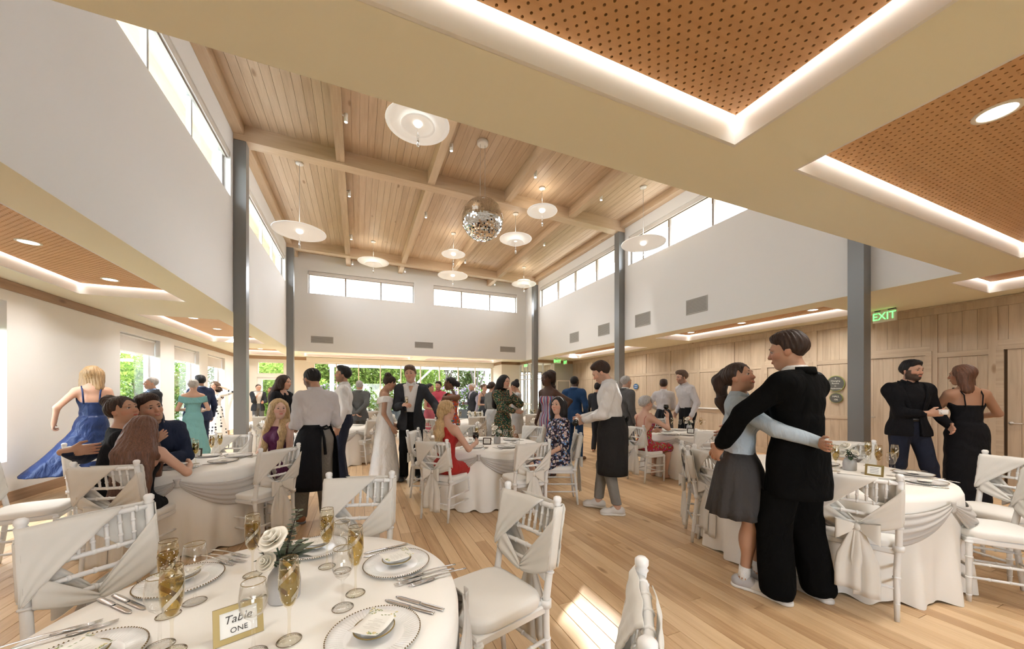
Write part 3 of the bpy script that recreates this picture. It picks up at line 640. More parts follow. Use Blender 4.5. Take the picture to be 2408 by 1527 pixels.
# ---------------------------------------------------------------- chairs
M_chair = nmat('white_lacquer', (.74, .735, .72), .35, spec=.45); M_cush = cloth_mat('cushion_cotton', (.80, .785, .75), .8, 500, .1, .02); M_sash = cloth_mat('sash_linen', (.66, .635, .585), .8, 700, .12, .03)
M_piping = cloth_mat('cushion_piping', (.62, .60, .56), .8)
def yb(z): return -.195-(.085*(max(z, .44)-.44)/.48)-(.045*(.44-z)/.44 if z < .44 else 0)*1.
def bamboo(b, path, r, rings=(), n=10):
    b.tube(path, r, n)
    P = [Vector(p) for p in path]
    for u in rings:
        k = u*(len(P)-1); i = min(int(k), len(P)-2); p = P[i].lerp(P[i+1], k-i); t = (P[i+1]-P[i]).normalized(); rr = (r if not isinstance(r, list) else r[min(i, len(r)-1)])
        b.tube([p-t*.007, p-t*.003, p+t*.003, p+t*.007], [rr*.98, rr*1.28, rr*1.28, rr*.98], n)
    return b
def make_chair():
    r = empty('chiavari_chair'); W = .195
    for sx in (-1, 1):
        b = MB(); P = [(sx*(.185 if z < .4 else W), yb(z), z) for z in (0, .15, .30, .44, .60, .76, .90)]; bamboo(b, P, [.013, .0165, .0175, .0185, .018, .0175, .0165], (.12, .3, .5, .66, .86))
        b.lathe([(.0165, .0), (.021, .006), (.016, .014), (.0205, .022), (.0205, .038), (.012, .046), (.0005, .047)], 12, (sx*W, yb(.90), .90)); b.build('back_post', M_chair, r, True)
        b = MB(); P = [(sx*.20, .19, z) for z in (0, .12, .25, .38, .43)]; bamboo(b, P, [.012, .0155, .0165, .0175, .0175], (.1, .35, .62, .93)); b.build('leg', M_chair, r, True)
        for z in (.17, .27):
            b = MB(); bamboo(b, [(sx*.187, yb(z), z), (sx*.194, 0, z), (sx*.20, .19, z)], .0095, (.25, .5, .75), 8); b.build('stretcher', M_chair, r, True)
        b = MB(); b.tube([(sx*W, yb(.46), .458), (sx*(W+.004), yb(.46), .462)], .001, 4)
        b = MB(); b.lathe([(.019, -.017), (.028, -.017), (.028, .017), (.019, .017)], 12, (sx*.195, yb(.45), .452)); b.box(min(sx*.19, sx*.175), max(sx*.19, sx*.175), yb(.45)-.01, yb(.45)+.05, .44, .465); b.build('seat_bracket', M_chair, r, True)
    for z, y in ((.15, .19), (.24, .19), (.20, None)):
        yy = yb(z) if y is None else y; b = MB(); bamboo(b, [(-.19, yy, z), (0, yy, z), (.19, yy, z)], .0095, (.2, .5, .8), 8); b.build('stretcher', M_chair, r, True)
    b = MB(); b.bbox(-.205, .205, -.195, .205, .405, .447, .008); b.build('seat_frame', M_chair, r)
    def cush(u, v):
        a = 2*math.pi*u; c, s = math.cos(a), math.sin(a); k = (abs(c)**5+abs(s)**5)**(-1/5.); x, y = .208*k*c, .205*k*s+.006
        pr = [(.985, .0), (1., .012), (1., .035), (.97, .047), (.85, .053), (.4, .057), (.001, .057)][int(round(v*6))]; return (x*pr[0], y*pr[0], .447+pr[1])
    b = MB(); b.grid(cush, 40, 7, True); c_ = b.build('cushion', M_cush, r, True)
    b = MB(); b.grid(lambda u, v: (lambda p: (p[0]*1.004, p[1]*1.004, .4585+.003*math.sin(2*math.pi*v)))(cush(u, 1/6.)), 40, 3, True); b.build('piping', M_piping, c_, True)
    for z, rr in ((.885, .0135), (.735, .011), (.655, .011), (.585, .011)):
        b = MB(); bamboo(b, [(x, yb(z)-.012*(1-(x/W)**2), z) for x in (-W, -.13, -.065, 0, .065, .13, W)], rr, (.12, .3, .5, .7, .88), 8); b.build('back_rail', M_chair, r, True)
    for x in (-.135, -.09, -.045, 0, .045, .09, .135):
        b = MB(); bamboo(b, [(x, yb(z)-.012*(1-(x/W)**2), z) for z in (.735, .81, .885)], .0078, (.3, .68), 8); b.build('spindle', M_chair, r, True)
    # the sash: a folded triangle over each face of the back, bands pulled to a knot, a bow and two tails behind
    W2 = W+.012
    for s in (-1, 1):
        off = -.028 if s < 0 else .026
        def tri(u, v):                      # u along, v down; free edge runs from the top rail to the far post
            z = .905-.29*v; x0 = -W2-.012; x1 = .10-(W2+.10)*v**.92+.001; x = x0+(x1-x0)*u; wob = .004*math.sin(17*u+9*v)+.003*math.sin(29*v+5*u)
            return ((x if s < 0 else -x), yb(z)-.012*(1-(x/W)**2)*(abs(x) < W)+off*(1 if v > .04 else .55)-abs(off)/off*0+(-1 if s < 0 else 1)*(.004+wob*.6), z+(.004 if v < .05 else 0)-.006*math.sin(3*math.pi*u)*v)
        b = MB(); b.grid(tri, 14, 14); solidify(b.build('sash_fold', M_sash, r, True), .003)
        def band(u, v, side):
            x = W2*(1-u)*1.0+.0; zc = .735-.175*u**.85; hw = .105*(1-u)**.75+.020; z = zc+hw*(1-2*v); pl = .0045*math.sin(v*22+u*3)*(.25+u)
            xx = side*(x+.004*(1-u)); y0 = yb(z)-.012*(1-((x)/W)**2)*(x < W)
            return (xx, y0+off+(-1 if s < 0 else 1)*(.002+pl), z)
        for side in (-1, 1):
            if (side < 0) == (s < 0): 
                b = MB(); b.grid(lambda u, v: band(.12+.88*u, .42+.58*v, side), 14, 15)
            else: b = MB(); b.grid(lambda u, v: band(u, v, side), 16, 19)
            solidify(b.build('sash_band', M_sash, r, True), .0025)
    for s, z0, dz in ((1, .85, .22), (-1, .90, .29)):
        b = MB(); b.grid(lambda u, v: (s*(W2+.011*math.cos(math.pi*(v-.5))), yb(z0-dz*u)+(-.03+.06*v), z0-dz*u), 8, 6); solidify(b.build('sash_wrap', M_sash, r, True), .0025)
    yk = yb(.57)-.045
    b = MB(); b.lathe([(.0005, -.024), (.018, -.020), (.023, 0), (.018, .020), (.0005, .024)], 10, (0, yk-.006, .565)); b.build('sash_knot', M_sash, r, True)
    for s in (-1, 1):
        def loop(u, v):
            t = 2*math.pi*u; pf = .5-.5*math.cos(t); x = s*(.012+.098*pf**.8); th = .046*math.sin(t)*(.35+.65*pf)*1.; hw = .020+.050*pf**.7
            return (x, yk-.018-.028*pf+th*.55, .566+(v-.5)*2*hw-.022*pf+.004*math.sin(v*16))
        b = MB(); b.grid(loop, 22, 9); b.build('bow_loop', M_sash, r, True)
        def tail(u, v):
            w = .020+.046*min(1, v*2.2); return (s*(.006+.040*min(1, v*1.6))+(u-.5)*2*w, yk-.012-.02*v-.008*math.cos(u*9+s)*min(1, v*3), .562-(.44 if s > 0 else .41)*v)
        b = MB(); b.grid(tail, 12, 12); solidify(b.build('sash_tail', M_sash, r, True), .002)
    return r
chair0 = make_chair(); used_chair = [False]
def chair(x, y, deg, label, group='white chiavari chairs', back=False):
    global chair0
    if back: x += .26*math.cos(math.radians(deg)); y += .26*math.sin(math.radians(deg))
    c = chair0 if not used_chair[0] else copy_tree(chair0); used_chair[0] = True
    c.location = (x, y, 0); c.rotation_euler = (0, 0, math.radians(deg-90)); tag(c, label, 'chair', group); return c
# ---------------------------------------------------------------- tables
M_cloth = cloth_mat('tablecloth_white', (.82, .795, .745), .82, 600, .08, .015); M_swag = cloth_mat('swag_grey', (.50, .475, .445), .75, 600, .1, .03); M_tleg = nmat('table_leg_metal', (.2, .2, .2), .5)
TZ = .735
def swag_pts(R, n, off, sag, ph):
    out = []
    for k in range(n):
        a0, a1 = ph+2*math.pi*k/n, ph+2*math.pi*(k+1)/n; out.append((a0, a1))
    return out
def table(x, y, R, label, swags=4, ph=0., seed=1, drop=.725, detail=1.):
    t = empty('round_table', (x, y, 0), 0, 'round banquet table beneath the cloth '+('of '+label.split(' of ')[1] if ' of ' in label else 'on '+label.split(' on ')[1]), 'table')
    MB().lathe([(.0005, .70), (R*.96, .70), (R*.96, .728), (.0005, .728)], 32).build('tabletop', M_tleg, t)
    for k in range(4):
        b = MB(); a = math.pi/4+k*math.pi/2; b.tube([(R*.5*math.cos(a), R*.5*math.sin(a), .70), (R*.62*math.cos(a), R*.62*math.sin(a), 0)], .016, 8); b.build('leg', M_tleg, t, True)
    c = empty('tablecloth', (x, y, 0), 0, label, 'tablecloth'); nf = int(9+R*12); rs = np.random.RandomState(seed); p1, p2 = rs.uniform(0, 6, 2)
    n = int(nf*12*detail); n = max(96, n)
    def cl(u, v):
        a = 2*math.pi*u; k = v*9
        if k <= 3: r_ = R*(.001+.97*k/3.); return (r_*math.cos(a), r_*math.sin(a), TZ)
        if k <= 4: f = k-3; r_ = R*(.971+.029*f+.006); return (r_*math.cos(a), r_*math.sin(a), TZ-.018*f*f)
        f = (k-4)/5.; z = TZ-.018-(drop-.018)*f; fo = (math.sin(nf*a+p1+.7*math.sin(2*a+p2))+.35*math.sin((2*nf+1)*a+p2)); amp = .034*min(1, f*1.25)
        r_ = R*1.006+.030*f+amp*fo*(.25+.75*f); return (r_*math.cos(a), r_*math.sin(a), z-(.008*fo if f > .95 else 0))
    b = MB(); b.grid(cl, n, 14, True); b.build('cloth', M_cloth, c, True)
    if swags:
        for a0, a1 in swag_pts(R, swags, 0, 0, ph):
            def sw(u, v):
                a = a0+(a1-a0)*u; sg = math.sin(math.pi*u)**.85; top = TZ-.045-.075*sg; bot = TZ-.075-.265*sg; pl = math.sin(v*math.pi*9)*(.35+.65*sg); z = top+(bot-top)*v
                r_ = R*1.006+.020+.020*math.sin(math.pi*v)*(.5+sg)+.0075*pl+.018*v*sg; return (r_*math.cos(a), r_*math.sin(a), z)
            b = MB(); b.grid(sw, 40, 40 if detail >= 1 else 22); solidify(b.build('swag', M_swag, c, True), .003)
            kn = MB(); q = (R*1.006+.03); ca, sa = math.cos(a0), math.sin(a0)
            def gk(u, v): 
                w = .012+.014*abs(v-.5)*2; return (q*ca-sa*(u-.5)*2*w+ca*.012*math.cos((u-.5)*math.pi), q*sa+ca*(u-.5)*2*w+sa*.012*math.cos((u-.5)*math.pi), TZ-.03-.075*v)
            kn.grid(gk, 8, 6); solidify(kn.build('swag_gather', M_swag, c, True), .004)
    return c
T1, T2, T3, T4, T5 = (-.283, 1.426), (-1.60, 4.735), (1.66, 4.98), (5.62, 4.92), (3.90, 2.03)
table(*T1, .628, 'white cloth of the table in the foreground', 5, math.radians(-8), 1, detail=1.5)
table(*T2, .69, 'white cloth with grey swags on the left table by the hugging group', 5, math.radians(-78), 2)
table(*T3, .80, 'white cloth with grey swags on the middle table by the woman in red', 5, math.radians(-112), 3)
table(*T4, .76, 'white cloth with grey swags on the right table by the grey haired woman', 5, math.radians(-150), 4)
table(*T5, .90, 'white cloth with grey swags on the table behind the embracing couple', 6, math.radians(-98), 5, detail=1.3)
T6, T7, T8, T9, T10 = (-.50, 8.62), (-1.75, 11.1), (2.75, 9.35), (4.75, 9.7), (.35, 13.0)
table(*T6, .80, 'white cloth on the table behind the two waiters at left', 5, .3, 6, detail=.7); table(*T7, .80, 'white cloth on the far left table behind the black blazer', 5, 1.3, 7, detail=.6)
table(*T8, .80, 'white cloth on the table behind the middle table', 5, .8, 8, detail=.6); table(*T9, .80, 'white cloth on the table behind the woman in the striped dress', 5, .2, 9, detail=.6); table(*T10, .80, 'white cloth on the farthest table by the garden windows', 5, .6, 10, detail=.6)
CH = [(-1.10, 2.24, -47, 'left of the foreground table'), (.01, 2.52, -106, 'on the far side of the foreground table, empty'), (.83, 1.73, 196, 'right of the foreground table, turned to show its seat'), (.665, .735, 139, 'at the bottom edge, only its wrapped tip showing'),
      (-1.74, 3.70, 79, 'under the woman with long brown hair'), (-2.80, 4.36, 12, 'cut off by the left edge of the view'), (-.71, 4.14, 137, 'right of the left table with its bow toward the waiter'), (-1.51, 5.76, -101, 'on the far side of the left table before the grey column'), (-2.63, 5.32, -35, 'behind the hugging couple at the left table'), (-.66, 5.30, 205, 'under the blonde woman in purple'),
      (.78, 4.12, 43, 'under the blonde woman in red'), (.74, 5.35, -30, 'left of the middle table beside the groom'), (1.77, 3.57, 91, 'in front of the middle table, empty with a bow'), (2.73, 4.17, 156, 'under the seated woman in the floral dress'), (2.68, 5.40, 206, 'on the far right side of the middle table'), (1.69, 5.98, -90, 'on the far side of the middle table'),
      (4.20, 4.70, 4, 'under the seated grey haired woman'), (4.67, 3.69, 62, 'in front of the right table, empty'), (5.97, 5.98, 258, 'on the far side of the right table'), (3.06, 2.42, -14, 'behind the skirt of the embracing woman'), (3.06, 1.32, 24, 'with a large bow in front of the near right table'), (5.08, 2.26, 200, 'on the far side of the near right table below the flowers'), (5.10, 1.14, 165, 'at the right edge, farther of two'), 
      (1.38, 7.9, 50, 'behind the groom'), (.28, 8.02, 142, 'at the table behind the bride'), (-2.08, 10.2, 70, 'just right of the left grey column'), (-.6, 11.0, 190, 'at the far left table, right side'), (2.6, 8.2, 85, 'at the back table behind the middle one, front side'), (3.75, 8.75, 150, 'at the back table behind the middle one, right side'), (3.2, 10.3, 250, 'at the back table behind the middle one, far side'), (4.3, 8.65, 65, 'at the back right table, front side'), (5.75, 9.1, 150, 'at the back right table, right side'), (4.9, 10.8, 265, 'at the back right table, far side'),
      (.45, 11.95, 95, 'at the farthest table, front side'), (1.35, 12.6, 165, 'at the farthest table, right side'), (-.55, 12.6, 20, 'at the farthest table, left side'), (-1.55, 8.9, -12, 'at the table behind the waiters, left side'), (-.35, 9.7, 262, 'at the table behind the waiters, far side'), (-1.6, 12.2, 265, 'at the far left table, far side')]
for x, y, a, nm in CH: chair(x, y, a, 'white sashed chair '+nm, back=True)
chair(4.20, 1.05, 128, 'white sashed chair at the right edge, nearer of two'); chair(3.30, 2.55, -40, 'white sashed chair behind the embracing couple, legs showing')
# ---------------------------------------------------------------- tableware
_ca, _sa = math.cos(math.radians(23.0186)), math.sin(math.radians(23.0186))
def at(px, py, z):                       # the point at height z seen at a place in the photograph
    d = FPX*(z-CAMH)/(HY-py); r = (px-CX)/FPX*d; return (r*_ca+d*_sa, -r*_sa+d*_ca)
M_china = nmat('white_china', (.82, .81, .79), .18, spec=.6); M_gold = nmat('gold_trim', (.25, .18, .062), .45, .5); M_dgold = nmat('dark_gold_beads', (.16, .10, .035), .4, .7); M_silver = nmat('cutlery_steel', (.62, .61, .60), .22, 1.)
M_glass = clear_mat('drinking_glass', (.985, .985, .98), 1.5); M_flute = clear_mat('gold_flute_glass', (.98, .97, .93), 1.6, .02, (1., .97, .9)); M_wine = clear_mat('champagne', (.74, .63, .32), 1.33); M_dots = nmat('enamel_dots', (.85, .84, .80), .4); M_band = nmat('silvered_band', (.72, .70, .62), .18, 1.); M_red = clear_mat('smoked_glass', (.10, .08, .07), 1.5)
M_card = nmat('menu_card', (.80, .785, .73), .7); M_ink = nmat('ink', (.05, .045, .04), .8); M_leafp = nmat('printed_leaf', (.20, .27, .10), .8); M_petalp = nmat('printed_petal', (.66, .56, .30), .8)
M_vase = nmat('grey_ceramic', (.42, .41, .40), .35, spec=.5); M_petal = nmat('cream_petal', (.80, .755, .66), .6); M_leaf = nmat('dark_leaf', (.035, .065, .03), .5); M_leaf2 = nmat('grey_green_leaf', (.10, .125, .075), .6); M_bark = nmat('twig', (.05, .03, .02), .8)
def charger():
    r = empty('charger_plate'); R = .128; prof = [(.0005, .006), (.075, .006), (.080, .0065), (.105, .011), (R, .016), (R, .013), (.10, .005), (.070, .0), (.0005, .0)]
    MB().lathe(prof, 48).build('plate', M_china, r, True)
    b = MB()
    for k in range(92):
        a = 2*math.pi*k/92; b.lathe([(.0005, -.0026), (.0026, 0), (.0005, .0026)], 6, (R*math.cos(a), R*math.sin(a), .0155))
    tag(b.build('beaded_rim', M_dgold, r, True), kind='stuff')
    b = MB()
    for k in range(72):
        a = 2*math.pi*k/72; b.tube([(.082*math.cos(a), .082*math.sin(a), .0075), (.122*math.cos(a), .122*math.sin(a), .0152)], .0005, 4, False)
    tag(b.build('ribs', M_china, r, True), kind='stuff'); return r
def saucer():
    r = empty('small_bowl'); MB().lathe([(.0005, .004), (.03, .004), (.052, .018), (.058, .022), (.056, .024), (.034, .010), (.0005, .008)][::-1], 32).build('bowl', M_china, r, True); MB().lathe([(.055, .0225), (.0585, .0222), (.0585, .0245), (.055, .0245)], 32).build('rim_line', M_gold, r, True); return r
def card():
    r = empty('menu_card')
    def fn(u, v): x, y = (u-.5)*.088, (v-.5)*.115; return (x, y, .028*(((v-.5)*2)**2)*.35+.012*(u-.5)**2)
    b = MB(); b.grid(fn, 6, 10); solidify(b.build('paper', M_card, r, True), .0008)
    b = MB()
    for k in range(9):
        v = .30+k*.048; w = .2+.12*math.sin(k*2.3); p = [fn(.5-w, v), fn(.5+w, v), fn(.5+w, v+.008), fn(.5-w, v+.008)]; b.add([(q[0], q[1], q[2]+.0009) for q in p], [(0, 1, 2, 3)])
    b.build('printed_lines', nmat('pale_ink', (.45, .42, .38), .8) if 'pale_ink' not in bpy.data.materials else bpy.data.materials['pale_ink'], r)
    rg = random.Random(4)
    for nm, m, n in (('printed_leaves', M_leafp, 26), ('printed_blossoms', M_petalp, 12)):
        b = MB()
        for k in range(n):
            top = rg.random() < .7; u, v = rg.random(), (.80+.17*rg.random() if top else .05+.10*rg.random()); 
            if not top: u = .6+.38*rg.random()
            p = fn(u, v); a = rg.random()*6; l, w = .008, .0032 if nm == 'printed_leaves' else .006; c, s = math.cos(a), math.sin(a)
            b.add([(p[0]+c*l*i-s*w*j, p[1]+s*l*i+c*w*j, p[2]+.0012) for i, j in ((-.6, 0), (0, -.6), (.6, 0), (0, .6))], [(0, 1, 2, 3)])
        tag(b.build(nm, m, r), kind='stuff')
    return r
def fork():
    r = empty('fork'); b = MB()
    b.grid(lambda u, v: ((u-.5)*(.020 if v < .12 else .007+.010*max(0, .45-v)**1.2*2 if v < .5 else .006+.010*abs(v-.5)*(1-.3*u*0)), -.10+.20*0+(.095-.195*v)+.0, .004+.006*math.sin(v*3.1)+.002), 4, 14); solidify(b.build('handle', M_silver, r, True), .002)
    for k in range(4):
        b = MB(); x = -.0085+k*.0057; b.tube([(x, .0-.035, .0075), (x, .02, .006), (x*.95, .045, .008)], [.0017, .0016, .0008], 6); b.build('tine', M_silver, r, True)
    b = MB(); b.grid(lambda u, v: ((u-.5)*.020*(1 if v > .35 else .4+.6*v/.35), -.062+.03*v, .0065+.002*math.cos(math.pi*(u-.5))*-1), 6, 6); solidify(b.build('neck', M_silver, r, True), .0018); return r
def knife():
    r = empty('knife'); b = MB()
    b.grid(lambda u, v: ((u-.5)*(.015+.004*math.sin(v*math.pi)) if v < .93 else (u-.5)*.010, -.11+.105*v, .003+.003*math.sin(math.pi*u)), 6, 12); solidify(b.build('handle', M_silver, r, True), .003)
    b = MB(); b.grid(lambda u, v: ((u-.5)*(.018 if v < .8 else .018*(1-((v-.8)/.2)**2*.85)), -.005+.115*v, .003), 4, 12); solidify(b.build('blade', M_silver, r, True), .0016); return r
def wineglass(fill=False):
    r = empty('wine_glass'); MB().lathe([(.0005, .003), (.032, .0015), (.033, .003), (.010, .007), (.0045, .016), (.0038, .05), (.0042, .090), (.009, .098), (.024, .112), (.033, .135), (.0345, .155), (.029, .200), (.028, .200), (.0332, .155), (.0318, .136), (.023, .114), (.0005, .101)], 28).build('bowl', M_glass, r, True)
    MB().lathe([(.0284, .1990), (.0292, .2002), (.0284, .2012), (.0278, .2002), (.0284, .1990)], 28).build('gold_rim', M_gold, r, True); MB().lathe([(.0325, .0018), (.0336, .0024), (.0325, .0034)], 28).build('base_line', M_dgold, r, True)
    if fill: MB().lathe([(.0005, .103), (.022, .1145), (.0308, .137), (.0318, .150), (.0005, .150)], 24).build('water', M_glass, r, True)
    return r
def flute():
    r = empty('champagne_flute'); ins = [(.006, .098), (.014, .107), (.0215, .125), (.0262, .155), (.0272, .18), (.0255, .215), (.0235, .240)]
    MB().lathe([(.0005, .003), (.031, .0015), (.032, .003), (.010, .007), (.0045, .016), (.0036, .05), (.0040, .085), (.006, .094)]+ins+[(x-.001, z) for x, z in ins[::-1]], 28).build('bowl', M_flute, r, True)
    MB().lathe([(.0005, .100)]+[(x-.0022, z+.001) for x, z in ins[1:-2]]+[(.0250, .205), (.0005, .205)], 24).build('champagne', M_wine, r, True)
    def rad(z):
        for (a, p), (c, q) in zip(ins[:-1], ins[1:]):
            if p <= z <= q: return a+(c-a)*(z-p)/(q-p)
        return ins[-1][0]
    rg = random.Random(6); b = MB()
    for k in range(46):
        z = rg.uniform(.115, .232); a = rg.uniform(0, 6.283); R = rad(z)+.0006; s = rg.uniform(.0011, .0018); c = Vector((R*math.cos(a), R*math.sin(a), z)); t = Vector((-math.sin(a), math.cos(a), 0)); u = Vector((0, 0, 1)); nrm = Vector((math.cos(a), math.sin(a), 0))
        b.add([c+t*s*math.cos(i*math.pi/3)+u*s*math.sin(i*math.pi/3) for i in range(6)]+[c+nrm*.0008], [(i, (i+1) % 6, 6) for i in range(6)])
    tag(b.build('enamel_dots', M_dots, r, True), kind='stuff')
    for ph in (0, 3.14):
        b = MB(); b.grid(lambda u, v: (lambda z, a: ((rad(z)+.0007)*math.cos(a), (rad(z)+.0007)*math.sin(a), z))(.118+.10*u+.016*v, ph+u*3.6), 26, 3); b.build('spiral_band', M_band, r, True)
    MB().lathe([(.0232, .2392), (.0240, .2402), (.0232, .2412)], 28).build('rim_line', M_dgold, r, True); MB().lathe([(.0315, .0018), (.0326, .0024), (.0315, .0034)], 28).build('base_line', M_dgold, r, True)
    return r
def rose(parent, c, R, tilt=(0, 0), seed=0, mat=None):
    rg = random.Random(seed); k = 0; Q = Matrix.Rotation(tilt[0], 3, 'X') @ Matrix.Rotation(tilt[1], 3, 'Y')
    for layer, (n, rr, op) in enumerate(((3, .28, .15), (4, .48, .35), (5, .72, .62), (6, 1., .95))):
        for i in range(n):
            a = 2*math.pi*(i+.5*layer+rg.uniform(-.12, .12))/n
            def fn(u, v, a=a, rr=rr, op=op, n=n):
                w = (u-.5)*2*math.pi/n*1.55; h = v; rad_ = R*rr*(.25+.75*math.sin(h*1.45))*(1+.10*op*h*h); z = R*(.95-.55*rr)*h*1.15-R*.25*op*max(0, h-.72)*3-R*.10*abs(u-.5)*2*h
                z += R*.25*(1-rr); return Vector(c)+Q@Vector((rad_*math.cos(a+w), rad_*math.sin(a+w), z))
            b = MB(); b.grid(fn, 7, 6); o = b.build('petal', mat or M_petal, parent, True); solidify(o, .0012)
def leaf(b, base, tip, w, n, curl=.1):
    B, T_ = Vector(base), Vector(tip); d = T_-B; up = Vector(n); s = d.cross(up).normalized(); up = s.cross(d).normalized(); V = []
    for i in range(6):
        t = i/5; ww = w*math.sin(math.pi*min(1, t*.93+.06))**.8; p = B+d*t+up*(-curl*d.length*t*t)
        V += [p-s*ww, p+up*(-.15*ww), p+s*ww]
    F = []
    for i in range(5):
        for j in (0, 1): F.append((3*i+j, 3*i+j+1, 3*i+4+j, 3*i+3+j))
    b.add(V, F)
def centerpiece(big=True, seed=1):
    r = empty('flower_vase'); rg = random.Random(seed)
    MB().lathe([(.0005, .0), (.046, .0), (.050, .006), (.051, .06), (.047, .088), (.034, .108), (.027, .116), (.026, .128), (.023, .128), (.024, .112), (.04, .085), (.0005, .02)], 32).build('vase', M_vase, r, True)
    f = empty('bouquet'); f.parent = r
    rose(f, (-.028, -.018, .215), .044, (.5, -.45), seed); rose(f, (-.048, -.030, .150), .030, (.9, -.5), seed+1)
    if not big: rose(f, (.035, -.02, .165), .030, (.6, .5), seed+2)
    for p in ((-.028, -.018, .215), (-.048, -.030, .150)):
        b = MB(); b.tube([(0, 0, .10), (p[0]*.5, p[1]*.5, (.10+p[2])/2), (p[0], p[1], p[2]+.005)], .003, 6); b.build('stem', M_leaf, f, True)
    for k in range(26 if big else 14):
        a = rg.uniform(0, 6.28); e = rg.uniform(-.3, .9); l = rg.uniform(.045, .085); B = Vector((.015*math.cos(a), .015*math.sin(a), .125+rg.uniform(0, .03))); T_ = B+Vector((math.cos(a)*math.cos(e), math.sin(a)*math.cos(e), math.sin(e)))*l
        b = MB(); leaf(b, B, T_, l*.24, (0, 0, 1), .25); b.build('leaf', M_leaf if k % 3 else M_leaf2, f, True)
    stems = [((.045, .015, .30), 18), ((.025, .03, .24), 14), ((.065, -.01, .19), 10)] if big else [((.04, .01, .22), 9), ((-.05, .02, .21), 8)]
    for tip, n in stems:
        b = MB(); P = [Vector((0, 0, .11)).lerp(Vector(tip), t)+Vector((0, 0, .02*math.sin(3*t))) for t in np.linspace(0, 1, 8)]; b.tube(P, .0018, 5); b.build('stem', M_bark, f, True)
        for k in range(n):
            t = .25+.75*k/n; i = min(6, int(t*7)); p = P[i].lerp(P[i+1], t*7-i); a = k*2.4; q = p+Vector((math.cos(a)*.022, math.sin(a)*.022, .006)); b = MB(); leaf(b, p, q, .0105, (0, 0, 1), .1); b.build('leaf', M_leaf2, f, True)
    if big:
        for tip in ((-.085, -.03, .235), (-.07, .04, .17)):
            b = MB(); b.tube([(0, 0, .11), (tip[0]*.6, tip[1]*.6, .16), tip], [.002, .0015, .0008], 5); b.build('twig', M_bark, f, True)
    if not big:
        b = MB()
        for k in range(60):
            a = rg.uniform(0, 6.28); e = rg.uniform(.0, 1.2); p = Vector((math.cos(a)*math.cos(e), math.sin(a)*math.cos(e), math.sin(e)))*rg.uniform(.05, .085)+Vector((0, 0, .135)); b.lathe([(.0005, -.004), (.004, 0), (.0005, .004)], 5, p)
        tag(b.build('small_blossoms', M_petal, f, True), kind='stuff')
    return r
def table_sign(frame, one=True):
    r = empty('table_sign'); w, h = .118, .098; t = math.radians(-14)
    R = Matrix.Rotation(t, 3, 'X')
    f = MB(); k = .015
    for q in ((-w/2, w/2, 0, k), (-w/2, w/2, h-k, h), (-w/2, -w/2+k, k, h-k), (w/2-k, w/2, k, h-k)): f.box(q[0], q[1], -.004, .004, q[2], q[3])
    f.xf(lambda v: R@v).build('frame', frame, r); MB().box(-w/2+k, w/2-k, -.001, .002, k, h-k).xf(lambda v: R@v).build('card', M_card, r)
    MB().box(-.012, .012, .003, .045, 0, .004).box(-.012, .012, .03, .034, 0, .06).build('stand', frame, r)
    if one:
        q = R@Vector((0, -.0022, .060)); o = text('lettering', 'Table', .030, M_ink, r, q, (math.pi/2+t, 0, 0), .0003); o.data.transform(Matrix(((1, .25, 0, 0), (0, 1, 0, 0), (0, 0, 1, 0), (0, 0, 0, 1))))
        q = R@Vector((0, -.0022, .030)); text('lettering', 'ONE', .020, M_ink, r, q, (math.pi/2+t, 0, 0), .0003)
    else:
        b = MB()
        for i in range(4): b.box(-.028, .028, -.0016, -.0012, .028+i*.013, .031+i*.013)
        b.xf(lambda v: R@v).build('printed_lines', M_ink, r)
    return r
PROTO = {}
def put(kind, x, y, z, rz, label, cat, group=None, sc=1.):
    if kind not in PROTO:
        o = {'charger': charger, 'saucer': saucer, 'card': card, 'fork': fork, 'knife': knife, 'glass': wineglass, 'water': lambda: wineglass(True), 'flute': flute, 'vase': lambda: centerpiece(True, 1), 'posy': lambda: centerpiece(False, 5), 'signg': lambda: table_sign(M_gold, True), 'signd': lambda: table_sign(M_bark, False), 'signl': lambda: table_sign(M_gold, False)}[kind](); PROTO[kind] = o
    else: o = copy_tree(PROTO[kind])
    o.location = (x, y, z); o.rotation_euler = (0, 0, rz); o.scale = (sc,)*3; tag(o, label, cat, group); return o
Z = TZ+.0005
# foreground table
FT = ' on the foreground table'
def cam_rz(x, y): return math.atan2(y, x)-math.pi/2
for px, py, nm, crz in [(880, 1487, 'nearest the right bottom edge', -.6), (933, 1322, 'at the right, below the empty far chair', -1.2), (742, 1286, 'behind the vase of roses', -1.7), (425, 1362, 'at the left behind two champagne flutes', .9), (185, 1552, 'cut off at the lower left corner', .4)]:
    x, y = at(px, py, .75); put('charger', x, y, Z, 0, 'beaded white charger'+FT+', '+nm, 'plate', sc=1.02)
    put('saucer', x, y, Z+.0075, 0, 'small white bowl'+FT+', '+nm, 'bowl'); put('card', x, y, Z+.036, cam_rz(x, y)+crz, 'floral menu card'+FT+', '+nm, 'card', sc=1.02)
def lay(kind, p, q, label, cat, L0, zz=0.):
    a, b_ = Vector((*at(*p, Z), 0)), Vector((*at(*q, Z), 0)); m = (a+b_)/2; d = b_-a; put(kind, m.x, m.y, Z+zz, math.atan2(d.y, d.x)-math.pi/2, label, cat, sc=max(.75, min(1.25, d.length/L0)))
